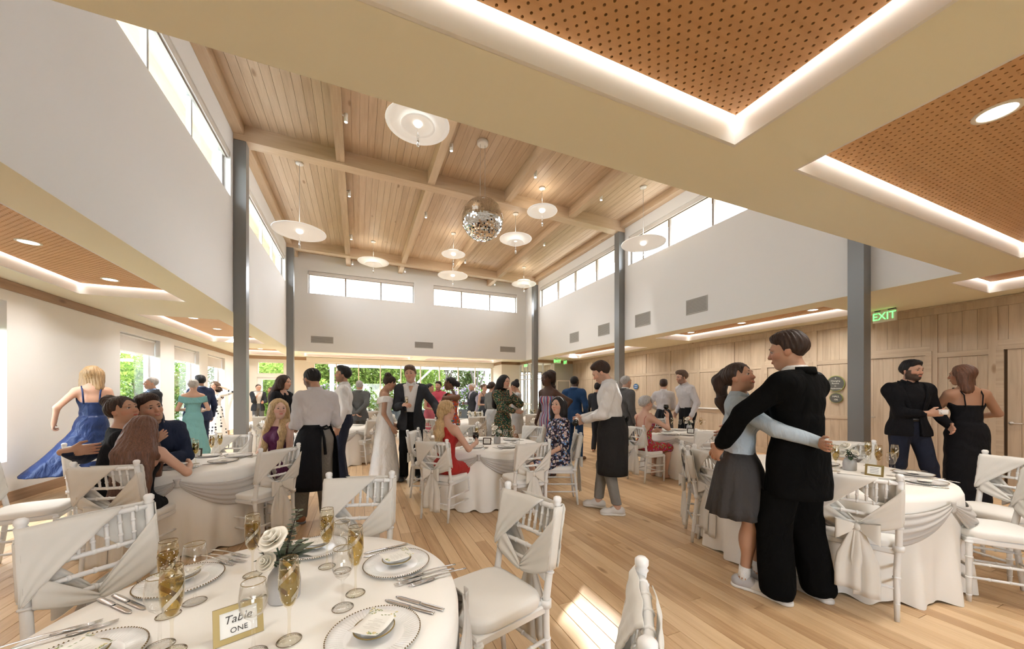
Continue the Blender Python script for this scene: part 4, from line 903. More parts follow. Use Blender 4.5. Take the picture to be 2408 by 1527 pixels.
for k, (p, q, nm) in enumerate([((1017, 1346), (897, 1379), 'upper of the three on the right'), ((1013, 1357), (891, 1392), 'middle of the three on the right'), ((1043, 1357), (924, 1394), 'lowest of the three on the right'), ((532, 1303), (605, 1317), 'upper one left of the tall flute'), ((526, 1314), (600, 1330), 'middle one left of the tall flute'), ((502, 1318), (572, 1337), 'lower one left of the tall flute'), ((67, 1513), (301, 1447), 'longer one at the left edge'), ((106, 1514), (338, 1447), 'second one at the left edge')]): lay('fork', p, q, 'steel fork'+FT+', '+nm, 'fork', .20)
for p, q, nm in [((1043, 1437), (931, 1405), 'upper of the two at right'), ((1020, 1445), (906, 1413), 'lower of the two at right'), ((232, 1410), (308, 1444), 'left of the pair at left'), ((268, 1402), (341, 1435), 'right of the pair at left'), ((958, 1280), (855, 1304), 'behind the right plate, upper'), ((950, 1291), (855, 1312), 'behind the right plate, lower')]: lay('knife', p, q, 'steel knife'+FT+', '+nm, 'knife', .22)
for px, py, nm in [(680, 1508), (404, 1536), (396, 1448), (594, 1354), (769, 1334), (836, 1397)] and [(680, 1508, 'right of the table sign, nearest'), (404, 1536, 'left, front one of two'), (396, 1448, 'left, rear one of two'), (594, 1354, 'left of the vase'), (769, 1334, 'behind the vase to the right'), (836, 1397, 'right of the vase')]:
    x, y = at(px, py, Z); put('flute', x, y, Z, random.uniform(0, 6), 'gold dotted champagne flute'+FT+', '+nm, 'glass')
for px, py, nm, kd in [(596, 1540, 'in front of the table sign', 'water'), (806, 1431, 'right of the vase', 'glass'), (458, 1417, 'on the left beyond the flutes', 'glass'), (376, 1522, 'left beside the flute', 'glass'), (805, 1344, 'farthest one beyond the vase', 'glass')]:
    x, y = at(px, py, Z); put(kd, x, y, Z, 0, 'clear gold rimmed wine glass'+FT+', '+nm, 'glass')
x, y = at(668, 1408, Z); put('vase', x, y, Z, cam_rz(x, y), 'grey vase with cream roses and dark foliage'+FT, 'vase')
x, y = at(563, 1504, Z); put('signg', x, y, Z, cam_rz(x, y)+.12, 'gold framed table number sign'+FT, 'sign')
# the other set tables
def settings(c, nm, ch, fl, gl, va, sg, R, kind='posy', sgk='signd'):
    for k, (px, py) in enumerate(ch):
        x, y = at(px, py, .745); o = 'charger plate, %s on the %s' % (['first from the front', 'second from the front', 'third from the front', 'fourth from the front', 'fifth from the front'][k], nm)
        put('charger', x, y, Z, 0, 'white '+o, 'plate'); put('card', x, y, Z+.012, cam_rz(x, y)+.5*k, 'folded menu card on the '+['first', 'second', 'third', 'fourth', 'fifth'][k]+' plate of the '+nm, 'card', sc=.9)
        a = math.atan2(y-c[1], x-c[0]); tx, ty = -math.sin(a), math.cos(a)
        for j, (kd, s, io) in enumerate((('fork', .155, 'inner'), ('fork', .178, 'outer'), ('knife', -.155, 'single'))): put(kd, x+tx*s, y+ty*s, Z, a+math.pi/2, '%s steel %s beside the %s plate of the %s' % (io, kd, ['first', 'second', 'third', 'fourth', 'fifth'][k], nm), kd, 'cutlery on the '+nm)
    for k, (px, py) in enumerate(fl):
        x, y = at(px, py, Z); put('flute', x, y, Z, k*1.3, 'gold champagne flute, number %s from the left on the %s' % (['one', 'two', 'three', 'four', 'five'][k], nm), 'glass')
    for k, (px, py) in enumerate(gl):
        x, y = at(px, py, Z); put('glass', x, y, Z, 0, 'clear wine glass, number %s from the left on the %s' % (['one', 'two', 'three', 'four', 'five'][k], nm), 'glass')
    x, y = at(*va, Z); put(kind, x, y, Z, cam_rz(x, y), 'grey vase of cream roses on the '+nm, 'vase')
    if sg: x, y = at(*sg, Z); put(sgk, x, y, Z, cam_rz(x, y)-.2, 'small framed table sign on the '+nm, 'sign')
settings(T5, 'near right table', [(2174, 1133), (2148, 1114), (1935, 1090)], [(1950, 1094), (1965, 1109), (2041, 1096), (2066, 1110), (2104, 1108)], [(1956, 1092), (1942, 1100), (2036, 1114), (2096, 1120)], (1998, 1106), (2055, 1120), .9, sgk='signl')
settings(T3, 'middle table', [(1192, 1051), (1115, 1051), (1091, 1041), (1203, 1034), (1132, 1034)], [(1121, 1040), (1160, 1030), (1204, 1041)], [(1134, 1040), (1189, 1043), (1210, 1044)], (1169, 1043), (1145, 1046), .8)
settings(T2, 'left table', [(411, 1099), (525, 1084), (562, 1072), (488, 1072)], [(460, 1091), (498, 1074), (517, 1066)], [(433, 1088), (449, 1073), (505, 1075)], (427, 1083), (459, 1076), .74, 'vase')
settings(T4, 'right table', [(1618, 1023), (1574, 1021), (1566, 1014), (1597, 1012)], [(1580, 1011), (1610, 1009), (1648, 1012)], [(1599, 1011), (1637, 1013), (1656, 1012)], (1621, 1012), (1624, 1020), .76)
def far_set(c, nm, n=3):
    for k in range(n):
        a = -1.2+k*1.5; x, y = c[0]+.52*math.cos(a), c[1]+.52*math.sin(a)
        put('charger', x, y, Z, 0, 'white charger plate on the '+nm+', '+['front', 'right', 'back'][k], 'plate', 'plates on the back tables')
        x, y = c[0]+.30*math.cos(a+.5), c[1]+.30*math.sin(a+.5); put('flute', x, y, Z, 0, 'champagne flute on the '+nm+', '+['front', 'right', 'back'][k], 'glass', 'glasses on the back tables')
        x, y = c[0]+.33*math.cos(a+.8), c[1]+.33*math.sin(a+.8); put('glass', x, y, Z, 0, 'clear wine glass on the '+nm+', '+['front', 'right', 'back'][k], 'glass', 'glasses on the back tables')
    put('posy', c[0], c[1], Z, 0, 'grey vase of cream roses on the '+nm, 'vase')
for c, nm in ((T6, 'table behind the waiters'), (T7, 'far left table'), (T8, 'back table behind the middle one'), (T9, 'back right table'), (T10, 'farthest table')): far_set(c, nm)
# ---------------------------------------------------------------- people
SKIN = {'pale': (.62, .40, .31), 'light': (.52, .31, .22), 'tan': (.40, .22, .14), 'olive': (.34, .19, .115), 'brown': (.16, .075, .042), 'dark': (.075, .034, .02)}
HAIRC = {'blonde': (.42, .28, .13), 'dblonde': (.30, .19, .09), 'brown': (.085, .042, .022), 'dbrown': (.03, .016, .011), 'black': (.011, .009, .009), 'grey': (.36, .34, .32), 'white': (.62, .60, .57), 'auburn': (.11, .045, .024)}
skin_m = nmat('skin', (.5, .3, .2), .52, spec=.35); _a = N(skin_m, 'ShaderNodeVertexColor', layer_name='Col'); L(skin_m, _a.outputs['Color'], bsdf(skin_m).inputs['Base Color'])
bsdf(skin_m).inputs['Subsurface Weight'].default_value = .0
_hm = {}
def hair_mat(c):
    if c in _hm: return _hm[c]
    col = HAIRC[c]; m = nmat('hair_'+c, col, .5, spec=.5 if max(col) > .06 else .25); _hm[c] = m
    tc = N(m, 'ShaderNodeTexCoord'); mp = N(m, 'ShaderNodeMapping'); mp.inputs['Scale'].default_value = (60, 60, 3.5)
    nz = N(m, 'ShaderNodeTexNoise', Scale=3., Detail=4.); L(m, tc.outputs['Object'], mp.inputs['Vector']); L(m, mp.outputs[0], nz.inputs['Vector'])
    r = ramp(m, [(.3, tuple(v*.55 for v in col)), (.7, tuple(min(1, v*1.45) for v in col))]); L(m, nz.outputs['Fac'], r.inputs['Fac']); L(m, r.outputs['Color'], bsdf(m).inputs['Base Color'])
    add_bump(m, nz.outputs['Fac'], .5, .004); return m
def ik(a, c, l1, l2, hint):
    a = np.array(a, float); c = np.array(c, float); d = np.linalg.norm(c-a); u = (c-a)/(d+1e-9)
    if d > (l1+l2)*.998: c = a+u*(l1+l2)*.998; d = (l1+l2)*.998
    x = (d*d+l1*l1-l2*l2)/(2*d); y = math.sqrt(max(0, l1*l1-x*x)); hv = np.array(hint, float); hv = unit(hv-u*(hv@u))
    return a+u*x+hv*y, c
def uvball(c, r, n=10, m=8):
    V = []; F = []
    for i in range(m+1):
        p = math.pi*i/m
        for j in range(n):
            t = 2*math.pi*j/n; V.append((c[0]+r*math.sin(p)*math.cos(t), c[1]+r*math.cos(p), c[2]+r*math.sin(p)*math.sin(t)))
    for i in range(m):
        for j in range(n):
            q = (j+1) % n; F.append((i*n+j, i*n+q, (i+1)*n+q, (i+1)*n+j))
    return np.array(V), np.array(F)
def strip(pts, w, t=.003):
    b = MB(); b.tube(pts, [w*.35]+[w]*(len(pts)-2)+[w*.35], 6); F = [f for f in b.f if len(f) == 4]
    return np.array(b.v), np.array(F)
def wrk(amp, seed=0, fr=1.):
    r = np.random.RandomState(seed); A = r.normal(size=(5, 3))*np.array([34, 34, 22])*fr; ph = r.uniform(0, 6, 5)
    def d(X, Y, Z):
        o = 0
        w = .25*np.sin(7*Z+X*5)
        for k in range(5): o = o+np.sin(A[k, 0]*X+A[k, 1]*Y+A[k, 2]*(Z+w*.1)+ph[k]+1.5*np.sin(6*X*A[k, 1]*.1+5*Z))
        return amp*o/2.5
    return d
class Person:
    def __init__(s, label, pos, face, ht=1.75, sex='m', skin='light', hair=('short', 'brown'), q=1, z0=0.,
                 sit=None, lean=0, side=0, twist=0, head=(0, 0, 0), rh=None, lh=None, re=None, le=None, rdir=None, ldir=None, rn=None, ln=None, curl=(.5, .5),
                 feet=None, beard=0, smile=False, wear=(), build=1., ptwist=0, eyes=True, cat='person', foothead=(8, -8), bust=1.):
        tc = math.degrees(math.atan2(-pos[1], -pos[0])); face = tc+face; s.pos = pos; s.face = face; s.z0 = z0
        s.sex = sex; s.q = q; f = sex == 'f'; s.f = f
        s.h = {0: .011, 1: .014, 2: .02}[q]; s.hh = {0: .005, 1: .0065, 2: .0095}[q]; s.hd = {0: .0042, 1: .0055, 2: .008}[q]
        sc = ht/1.75; s.sc = sc
        s.root = empty('person', (pos[0], pos[1], z0), math.radians(face-90), label, cat); s.root.scale = (sc,)*3
        s.skin = SKIN[skin]; s.hairc = hair[1]; s.build = build
        rad = math.radians
        P0 = np.array([0, 0, .95 if sit is None else sit/sc+.095]); s.P0 = P0
        R = rotz(rad(twist)) @ roty(rad(side)) @ rotx(-rad(lean)); s.R = R
        Rp = rotz(rad(ptwist)); s.Rp = Rp
        T = lambda x, y, z: P0+R@np.array([x, y, z])
        s.T = T; sh = .172 if not f else .148; s.sh = sh*build**.5; hw = .084 if not f else .086; s.hw = hw
        s.neck = T(0, -.012, .53); s.S = [T(s.sh, -.005, .448), T(-s.sh, -.005, .448)]
        Rh = rotz(rad(twist*.6+head[0])) @ rotx(rad(head[1])) @ roty(rad(head[2])); s.Rh = Rh
        s.HC = s.neck+.5*(R+Rh)@np.array([0, .02, .06])+Rh@np.array([0, .018, .095])
        s.Hp = lambda x, y, z: s.HC+Rh@np.array([x, y, z])
        s.hip = [P0+Rp@np.array([hw, 0, -.03]), P0+Rp@np.array([-hw, 0, -.03])]
        if feet is None: feet = ((.11, .0, .085), (-.11, .0, .085)) if sit is None else ((.12, .36, .085), (-.12, .36, .085))
        s.A = []; s.K = []; s.footdir = []
        for i in (0, 1):
            an = np.array(feet[i], float)
            if sit is not None: an[2] = max(an[2], .085/ sc-(z0/sc))
            ll = .435 if sit is not None else .4225
            k, an = ik(s.hip[i], an, ll, ll, Rp@np.array([(.12 if sit is not None else .05)*(1-2*i), 1, .4 if sit is not None else .0])); s.K.append(k); s.A.append(an)
            s.footdir.append(Rp@rotz(rad(-foothead[i]))@np.array([0, 1, 0]))
        s.E = []; s.W = []; s.hdir = []; s.hn = []
        def wl(v):
            if v is None or v[0] != 'w': return v
            d = np.array([v[1]-pos[0], v[2]-pos[1], v[3]-z0])/sc; return rotz(-rad(face-90))@d
        rh, lh = wl(rh), wl(lh)
        for i, (tg, el, hdv, hn) in enumerate(((rh, re, rdir, rn), (lh, le, ldir, ln))):
            sg = 1-2*i; S = s.S[i]
            if tg is None: w = S+R@np.array([sg*.085, .05, -.515])
            else: w = np.array(tg, float)
            e, w = ik(S, w, .285, .255, R@np.array(el, float) if el is not None else R@np.array([sg*.5, -1, -.3]))
            s.E.append(e); s.W.append(w); d = unit(w-e) if hdv is None else unit(hdv); s.hdir.append(d)
            n = np.array([-sg, 0, 0.])@R.T if hn is None else np.array(hn, float); n = unit(n-d*(n@d)); s.hn.append(n)
        s.curl = curl; s.beard = beard; s.smile = smile; s.eyes = eyes; s.bust = bust
        s.legcut = None
        for g in wear:
            if g[0] == 'dress' and isinstance(g[-1], dict) and not g[-1].get('seated') and g[-1].get('hem', .1) < .6: s.legcut = g[-1].get('hem', .1)
        s.make_body(); s.make_hair(hair[0])
        for g in sorted(wear, key=lambda g: 2 if g[0] == 'jacket' or (isinstance(g[-1], dict) and g[-1].get('name') == 'waistcoat') else 1): getattr(s, g[0])(*g[1:-1], **g[-1]) if isinstance(g[-1], dict) else getattr(s, g[0])(*g[1:])
    def world(s, p):
        q = rotz(math.radians(s.face-90))@np.array(p, float)*s.sc; return (q[0]+s.pos[0], q[1]+s.pos[1], q[2]+s.z0)
    # fields ---------------------------------------------------
    def torso(s, F, t=0., sq=1.):
        b = s.build; R = s.R; T = s.T
        if s.f:
            F.ell(T(0, -.01, -.02), (.150*b+t, .112*b+t, .115+t), R, .06); F.ell(T(0, -.005, .16), (.108*b+t, .085*b+t, .13+t), R, .06)
            F.ell(T(0, 0, .34), (.132*b+t, .094*b+t, .14+t), R, .06)
            for x in (-.062, .062): F.ell(T(x, .075, .33), (.055*s.bust+t, .05*s.bust+t, .055*s.bust+t), R, .04)
            F.cone(s.S[0]-s.R@np.array([.025, 0, .0]), s.S[1]+s.R@np.array([.025, 0, 0.]), .05+t, .05+t, .06)
        else:
            F.ell(T(0, -.01, -.02), (.145*b+t, .112*b+t, .12+t), R, .06); F.ell(T(0, 0, .15), (.13*b+t, .098*b+t, .15+t), R, .06)
            F.ell(T(0, 0, .34), (.158*b+t, .108*b+t, .16+t), R, .06); F.ell(T(0, .04, .36), (.13*b+t, .07*b+t, .10+t), R, .05)
            F.cone(s.S[0]-s.R@np.array([.03, 0, .0]), s.S[1]+s.R@np.array([.03, 0, 0.]), .056*b+t*.7, .056*b+t*.7, .07)
        for x in (-1, 1): F.cone(T(x*.035, -.022, .505), T(x*s.sh*.8, -.012, .455), .045+t*.6, .05+t*.6, .05)
        F.cone(T(0, -.015, .47), s.neck+.4*(s.HC-s.neck), .066+t*.5, .053+t*.3, .05)
    def arm(s, F, i, t=0., to=2., wt=None):
        r = (.054, .043, .040, .028) if not s.f else (.046, .036, .034, .0235); b = s.build
        S, E, W = s.S[i], s.E[i], s.W[i]; F.cone(S, E, r[0]*b+t, r[1]*b+t, .035)
        if to > 1: F.cone(E, E+(W-E)*(to-1), r[2]*b+t, r[3]+(t if wt is None else wt), .02)
    def leg(s, F, i, t=0., kt=None, at=None):
        b = s.build; r = (.085*b, .06*b, .055*b, .037) if not s.f else (.083*b, .056*b, .05*b, .033)
        H, K, A = s.hip[i], s.K[i], s.A[i]
        if t == 0 and s.legcut is not None and s.legcut < K[2]-.02:
            u = min(1, max(.05, (s.legcut+.03-A[2])/(K[2]-A[2]))); F.cone(A+(K-A)*u, A, r[3]+(r[2]-r[3])*u, r[3], .03); return
        F.cone(H, K, r[0]+t, r[1]+(t if kt is None else kt), .05)
        F.cone(K, A, r[2]+(t if kt is None else kt), r[3]+(t if at is None else at), .03)
        if t == 0: F.ell(K+(A-K)*.28-s.footdir[i]*.02, (.05, .052, .10), None, .04)
    def hand(s, F, i):
        W, d, n = s.W[i], s.hdir[i], s.hn[i]; sg = 1-2*i; sd = unit(np.cross(d, n))*1.0; z = .93 if s.f else 1.05; cu = s.curl[i]
        th = np.cross(n, d)*sg; th = -unit(th) if True else th
        B = np.stack([sd, d, n], 1); F.cone(W-d*.03, W+d*.02, .027*z, .026*z, .015)
        F.ell(W+d*.052*z, (.040*z, .052*z, .017*z), B, .015)
        for k, ln in enumerate((.072, .080, .074, .058)):
            o = (k-1.5)*.0195*z; p = W+d*.088*z+th*(-o)*1.0-d*abs(k-1.2)*.004; dr = unit(d+th*(-o)*2.2); a = 0
            for j, (fr, rr) in enumerate(((.46, .0096), (.30, .0088), (.24, .0078))):
                a += cu*(.55+.25*j)+.02*k*cu; v = dr*math.cos(a)+n*math.sin(a); q = p+v*ln*fr*z; F.cone(p, q, rr*z, rr*.93*z, .004); p = q
        p = W+d*.028*z+th*.030*z; v = unit(d*.75+th*.62+n*.25); q = p+v*.040*z; F.cone(p, q, .0125*z, .0105*z, .012)
        v2 = unit(d*.9+th*(.25-.45*cu)+n*(.3+.5*cu)); F.cone(q, q+v2*.032*z, .0103*z, .0085*z, .004)
    def headf(s, F):
        H = s.Hp; R = s.Rh; w = .96 if s.f else 1.
        F.ell(H(0, -.018, .028), (.077*w, .097, .087), R, .03); F.ell(H(0, .024, -.028), (.063*w, .066, .084), R, .04)
        F.cone(H(0, .018, -.07), H(0, .060, -.092), .040*w, .0205 if not s.f else .0175, .035)
        for x in (-1, 1):
            if not s.f: F.cone(H(x*.048, .0, -.05), H(x*.018, .055, -.09), .018, .016, .03)
            F.ell(H(x*.034, .052, -.026), (.026, .028, .026), R, .02)
            F.ell(H(x*.031*w, .099, .006), (.017, .017, .0105), R, .014, 's')
            F.ell(H(x*.0765*w, -.004, -.012), (.0095, .019, .028), R@rotx(.2), .008)
            F.ell(H(x*.009, .096, -.031), (.0075, .008, .007), R, .008)
        F.cone(H(-.036, .074, .026), H(.036, .074, .026), .014, .014, .015)
        F.cone(H(0, .084, .010), H(0, .1045, -.026), .007, .0098, .012)
        F.ell(H(0, .083, -.060), (.022, .012, .012), R, .012)
    def headpaint(s, V):
        U = (V-s.HC)@s.Rh; c = np.tile(np.array(s.skin), (len(V), 1)); x, y, z = U.T; near = (np.abs(U) < .15).all(1)
        red = np.array([1.08, .86, .82])
        m = near & (y > .04) & (np.abs(z+.028) < .02); c[m] *= red**.6
        m = near & (np.abs(x) > .074) & (np.abs(z) < .05); c[m] *= red**.5
        if s.beard:
            hc = np.array(HAIRC[s.hairc]); st = lambda v, e0, e1: np.clip((v-e0)/(e1-e0), 0, 1)
            jaw = st(z, -.030, -.044)*st(y, -.035, -.015)*st(z, -.135, -.118); mou = st(np.abs(x), .024, .017)*st(z, -.073, -.068)*st(z, -.050, -.055); lipup = st(np.abs(x), .036, .028)*st(z, -.040, -.044)*0
            cheek = st(np.abs(x), .030, .042)+st(z, -.046, -.054); side = st(np.abs(x), .050, .058)*st(z, .012, .0)*st(z, -.06, -.05)*st(y, -.002, .006)*st(y, .05, .042)
            w = np.clip(jaw*np.clip(cheek, 0, 1)*(1-mou)+side, 0, 1)*near*s.beard; mst = st(np.abs(x), .032, .024)*st(z, -.041, -.044)*st(z, -.056, -.053)*near*s.beard*.9; w = np.maximum(w, mst)[:, None]
            c = c*(1-w)+hc*w
        return c
    def make_body(s):
        F = Field(); s.torso(F)
        for i in (0, 1): s.arm(F, i); s.leg(F, i)
        for i in (0, 1):
            A = s.A[i]; d = s.footdir[i]; F.cone(A, A-d*.035-np.array([0, 0, .05]), .036, .032, .03); F.cone(A-np.array([0, 0, .045]), A+d*.12-np.array([0, 0, .058]), .036, .024, .02)
        G = Field(); G.p = list(F.p); s.headf(G)
        V, Q = F.mesh(s.h); c = V[Q].mean(1); keep = np.ones(len(Q), bool)
        keep &= ~((np.linalg.norm(c-s.HC, axis=1) < .15) & ((c-s.HC)@(unit(s.HC-s.neck)) > -.085))
        for i in (0, 1): keep &= ~(((c-s.W[i])@s.hdir[i] > -.012) & (np.linalg.norm(c-s.W[i], axis=1) < .2))
        parts = [(V, Q[keep])]; cols = [np.tile(np.array(s.skin), (len(V), 1))]
        V, Q = G.mesh(s.hh, s.HC-.15, s.HC+.15); c = V[Q].mean(1); k = ((c-s.HC)@(unit(s.HC-s.neck)) > -.105) & (np.linalg.norm(c-s.HC, axis=1) < .165); parts.append((V, Q[k])); cols.append(s.headpaint(V))
        for i in (0, 1):
            Hf = Field(); s.hand(Hf, i); Hf.cone(s.E[i]+(s.W[i]-s.E[i])*.7, s.W[i], (.033 if not s.f else .028), .028 if not s.f else .0235, .01)
            V, Q = Hf.mesh(s.hd); parts.append((V, Q)); cc = np.tile(np.array(s.skin), (len(V), 1)); tip = np.linalg.norm(V-s.W[i], axis=1) > .12; cc[tip] *= (1.05, .92, .9); cols.append(cc)
        if s.eyes:
            w = .96 if s.f else 1.; sk = np.array(s.skin)
            for x in (-1, 1):
                v, q = uvball((0, 0, 0), .0122, 14, 12); col = np.tile(np.array([.42, .39, .37]), (len(v), 1))
                g = v/.0122; col[g[:, 1] > .80] = (.05, .028, .015); col[g[:, 1] > .95] = (.006, .005, .005); col[(g[:, 2] > .34)] = sk*.78; col[g[:, 2] < -.45] = sk*.88
                parts.append(((v+np.array([x*.031*w, .0745, .006]))@s.Rh.T+s.HC, q)); cols.append(col)
                bp = [(x*(.013+.009*k)*w, .0925-.0022*k*k*.5, .027+.0045*math.sin(k/4*math.pi)-(.001*k)) for k in range(5)]
                v, q = strip(bp, .0036 if not s.f else .0026); parts.append((v@s.Rh.T+s.HC, q)); hc = np.array(HAIRC[s.hairc])*.8; cols.append(np.tile(np.minimum(hc, .25), (len(v), 1)))
                lp = [(x*(.017+.0075*k)*w, .0885-.0015*k*k*.6, .0125-.0014*(k-2)**2) for k in range(5)]
                v, q = strip(lp, .0016); parts.append((v@s.Rh.T+s.HC, q)); cols.append(np.tile(np.array([.02, .012, .01]), (len(v), 1)))
            lipc = sk*np.array([.95, .55, .55]) if not s.f else sk*np.array([.9, .40, .42]); up = .006 if s.smile else .0015
            for dz, r in ((-.0565, .0035), (-.0645, .0045)):
                pts = [(.024*t*w, .0945-.012*t*t, dz+up*t*t+(.0025*t*t if dz < -.06 else -.0008)) for t in (-1, -.6, -.25, 0, .25, .6, 1)]
                v, q = strip(pts, r); parts.append((v@s.Rh.T+s.HC, q)); cols.append(np.tile(lipc, (len(v), 1)))
            if s.smile:
                pts = [(.017*t, .0948-.009*t*t, -.0605+.004*t*t) for t in (-1, -.5, 0, .5, 1)]; v, q = strip(pts, .003); parts.append((v@s.Rh.T+s.HC, q)); cols.append(np.tile(np.array([.75, .72, .68]), (len(v), 1)))
        V, Q = join_np(parts); s.body = mesh_np('body', V, Q, skin_m, s.root); setcol(s.body, np.concatenate(cols)); s.inner = [s.body]
    def part(s, name, F, mat, h=None, disp=None, cut=None, lo=None, hi=None, label=None, cull=None):
        V, Q, D, l, hh = F.mesh(h or s.h, lo, hi, disp, cut, True, .028 if name == 'hair' else .006)
        if cull is not None: s.cull(D, l, hh, cull, cut)
        o = mesh_np(name, V, Q, mat, s.root)
        if cull is not None: s.inner.append(o)
        if label: o['label'] = label
        return o
    def cull(s, D, l, h, eps, cut):
        for o in s.inner:
            me = o.data; n = len(me.vertices); V = np.empty(n*3, np.float32); me.vertices.foreach_get('co', V); V = V.reshape(-1, 3)
            g = np.clip((V-l)/h, 0, np.array(D.shape)-1.001); i = g.astype(int); w = g-i; val = 0
            inb = ((V > l+h) & (V < l+h*(np.array(D.shape)-2))).all(1)
            for a in (0, 1):
                for b in (0, 1):
                    for c in (0, 1):
                        val = val+D[i[:, 0]+a, i[:, 1]+b, i[:, 2]+c]*(w[:, 0] if a else 1-w[:, 0])*(w[:, 1] if b else 1-w[:, 1])*(w[:, 2] if c else 1-w[:, 2])
            bad = inb & (val < (eps if o is s.body else max(eps, .032)))
            if cut is not None: bad &= cut(V[:, 0], V[:, 1], V[:, 2]) < -.02
            if not bad.any(): continue
            k = len(me.polygons); F = np.empty(k*4, np.int32); me.loops.foreach_get('vertex_index', F); F = F.reshape(-1, 4)
            F = F[~bad[F].all(1)]; used = np.unique(F); mp = np.full(n, -1); mp[used] = np.arange(len(used))
            col = None
            if 'Col' in me.color_attributes:
                col = np.empty(n*4, np.float32); me.color_attributes['Col'].data.foreach_get('color', col); col = col.reshape(-1, 4)[used, :3]
            t = mesh_np('tmp', V[used], mp[F].astype(np.int32), list(me.materials), None, True); new = t.data; new.name = o.name; o.data = new; bpy.data.objects.remove(t); bpy.data.meshes.remove(me)
            if col is not None: setcol(o, col)
    def armd(s, X, Y, Z):
        o = None
        for i in (0, 1):
            for a, b in ((s.S[i]+(s.E[i]-s.S[i])*.45, s.E[i]), (s.E[i], s.W[i])):
                ba = b-a; t = np.clip(((X-a[0])*ba[0]+(Y-a[1])*ba[1]+(Z-a[2])*ba[2])/(ba@ba), 0, 1)
                d = np.sqrt((X-a[0]-t*ba[0])**2+(Y-a[1]-t*ba[1])**2+(Z-a[2]-t*ba[2])**2); o = d if o is None else np.minimum(o, d)
        return o
    def tl(s, X, Y, Z):
        x, y, z = X-s.P0[0], Y-s.P0[1], Z-s.P0[2]; R = s.R
        return R[0, 0]*x+R[1, 0]*y+R[2, 0]*z, R[0, 1]*x+R[1, 1]*y+R[2, 1]*z, R[0, 2]*x+R[1, 2]*y+R[2, 2]*z
    def hl(s, X, Y, Z):
        x, y, z = X-s.HC[0], Y-s.HC[1], Z-s.HC[2]; R = s.Rh
        return R[0, 0]*x+R[1, 0]*y+R[2, 0]*z, R[0, 1]*x+R[1, 1]*y+R[2, 1]*z, R[0, 2]*x+R[1, 2]*y+R[2, 2]*z
    # hair -----------------------------------------------------
    def make_hair(s, st):
        if st == 'none': return
        F = Field(); H = s.Hp; R = s.Rh; longs = ('long', 'bob', 'wavy', 'longfront', 'verylong')
        th = {'crop': .004, 'short': .0075}.get(st, .010 if not s.f else .012)
        if st == 'pixie': th = .02
        F.ell(H(0, -.018, .028), (.077, .097, .087), R, .02); F.ell(H(0, .0, -.01), (.068, .075, .075), R, .03)
        if st in ('short', 'quiff'): F.ell(H(0, .002, .090), (.062, .072, .031), R, .04)
        if st == 'quiff': F.ell(H(.0, .040, .102), (.052, .042, .026), R, .03)
        ys = [-.13, -.05, -.02, .012, .028, .055, .1]; zs = [-.058, -.05, -.018, -.022, .035, .066, .080]
        if s.f: zs = [-.085, -.05, -.012, .0, .045, .070, .086]
        if st in longs:
            zs = [-.2, -.2, -.2, -.2, .02, .074, .088]; ys = [-.13, -.05, -.02, .020, .045, .058, .1]
            for x in (-1, 1): F.cone(H(x*.060, -.01, .03), H(x*.072, -.01, -.09), .034, .030, .03)
        def cut(X, Y, Z):
            x, y, z = s.hl(X, Y, Z); arch = (18*x*x if s.f else 7*x*x)*np.clip((y-.035)/.02, 0, 1); lim = np.interp(y, ys, zs)-arch; e = 0
            far = (z < -.13) if st in longs else None
            r = (lim-e-z)*.7
            if far is not None: r = np.where(far, -1., r)
            else: r = np.where((x*x+y*y+z*z > .128**2) | ((y < -.098) & (st in ('ponytail', 'wavytail', 'highpony', 'lowbun', 'updo'))), -1., r)
            return r
        wav = 0.; P = lambda x, y, z: s.T(x, y, z)
        if st == 'bob':
            for x in (-.066, -.03, .03, .066): F.cone(H(x, -.045+.3*abs(x), .0), H(x*1.25, -.055+.25*abs(x), -.185), .042, .032, .03)
        if st == 'fringe': pass
        if st in ('long', 'verylong', 'wavy', 'longfront'):
            ln = {'long': .20, 'verylong': .0, 'wavy': .30, 'longfront': .14}[st]; wav = .006 if st == 'wavy' else .002
            if st != 'longfront':
                for x in (-.085, -.045, 0, .045, .085):
                    a = H(x*.8, -.07+.3*abs(x), .0); m1 = P(x*1.15, -.135+.25*abs(x), .45); b = P(x*1.2, -.15+.25*abs(x), ln+abs(x)*.4)
                    F.cone(a, m1, .045, .040, .03); F.cone(m1, b, .040, .022, .03)
            if st in ('longfront', 'verylong'):
                for x in (-1, 1):
                    a = H(x*.066, -.005, -.05); m1 = P(x*.105, .065, .40); b = P(x*.10, .125, .12 if st == 'longfront' else .25)
                    F.cone(a, m1, .036, .034, .03); F.cone(m1, b, .034, .014, .02); F.cone(H(x*.05, -.06, -.05), P(x*.12, -.05, .42), .04, .03, .03)
        if st == 'bun': F.ell(H(0, -.085, .105), (.042, .042, .036), R, .015)
        if st == 'lowbun': F.ell(H(0, -.135, -.01), (.05, .042, .046), R, .02)
        if st == 'updo': F.ell(H(0, -.115, .035), (.06, .045, .055), R, .03)
        if st == 'ponytail':
            a = H(0, -.105, .065); b = H(0, -.165, .02); c = H(0, -.175, -.15); d = H(0, -.150, -.32); F.cone(H(0, -.09, .06), a, .03, .024, .02); F.cone(a, b, .026, .036, .02); F.cone(b, c, .038, .042, .03); F.cone(c, d, .042, .012, .03)
        if st == 'wavytail':
            a = H(0, -.105, .03); F.cone(a, P(.0, -.13, .42), .03, .045, .03); F.cone(P(0, -.13, .42), P(.01, -.15, .22), .045, .02, .03); wav = .006
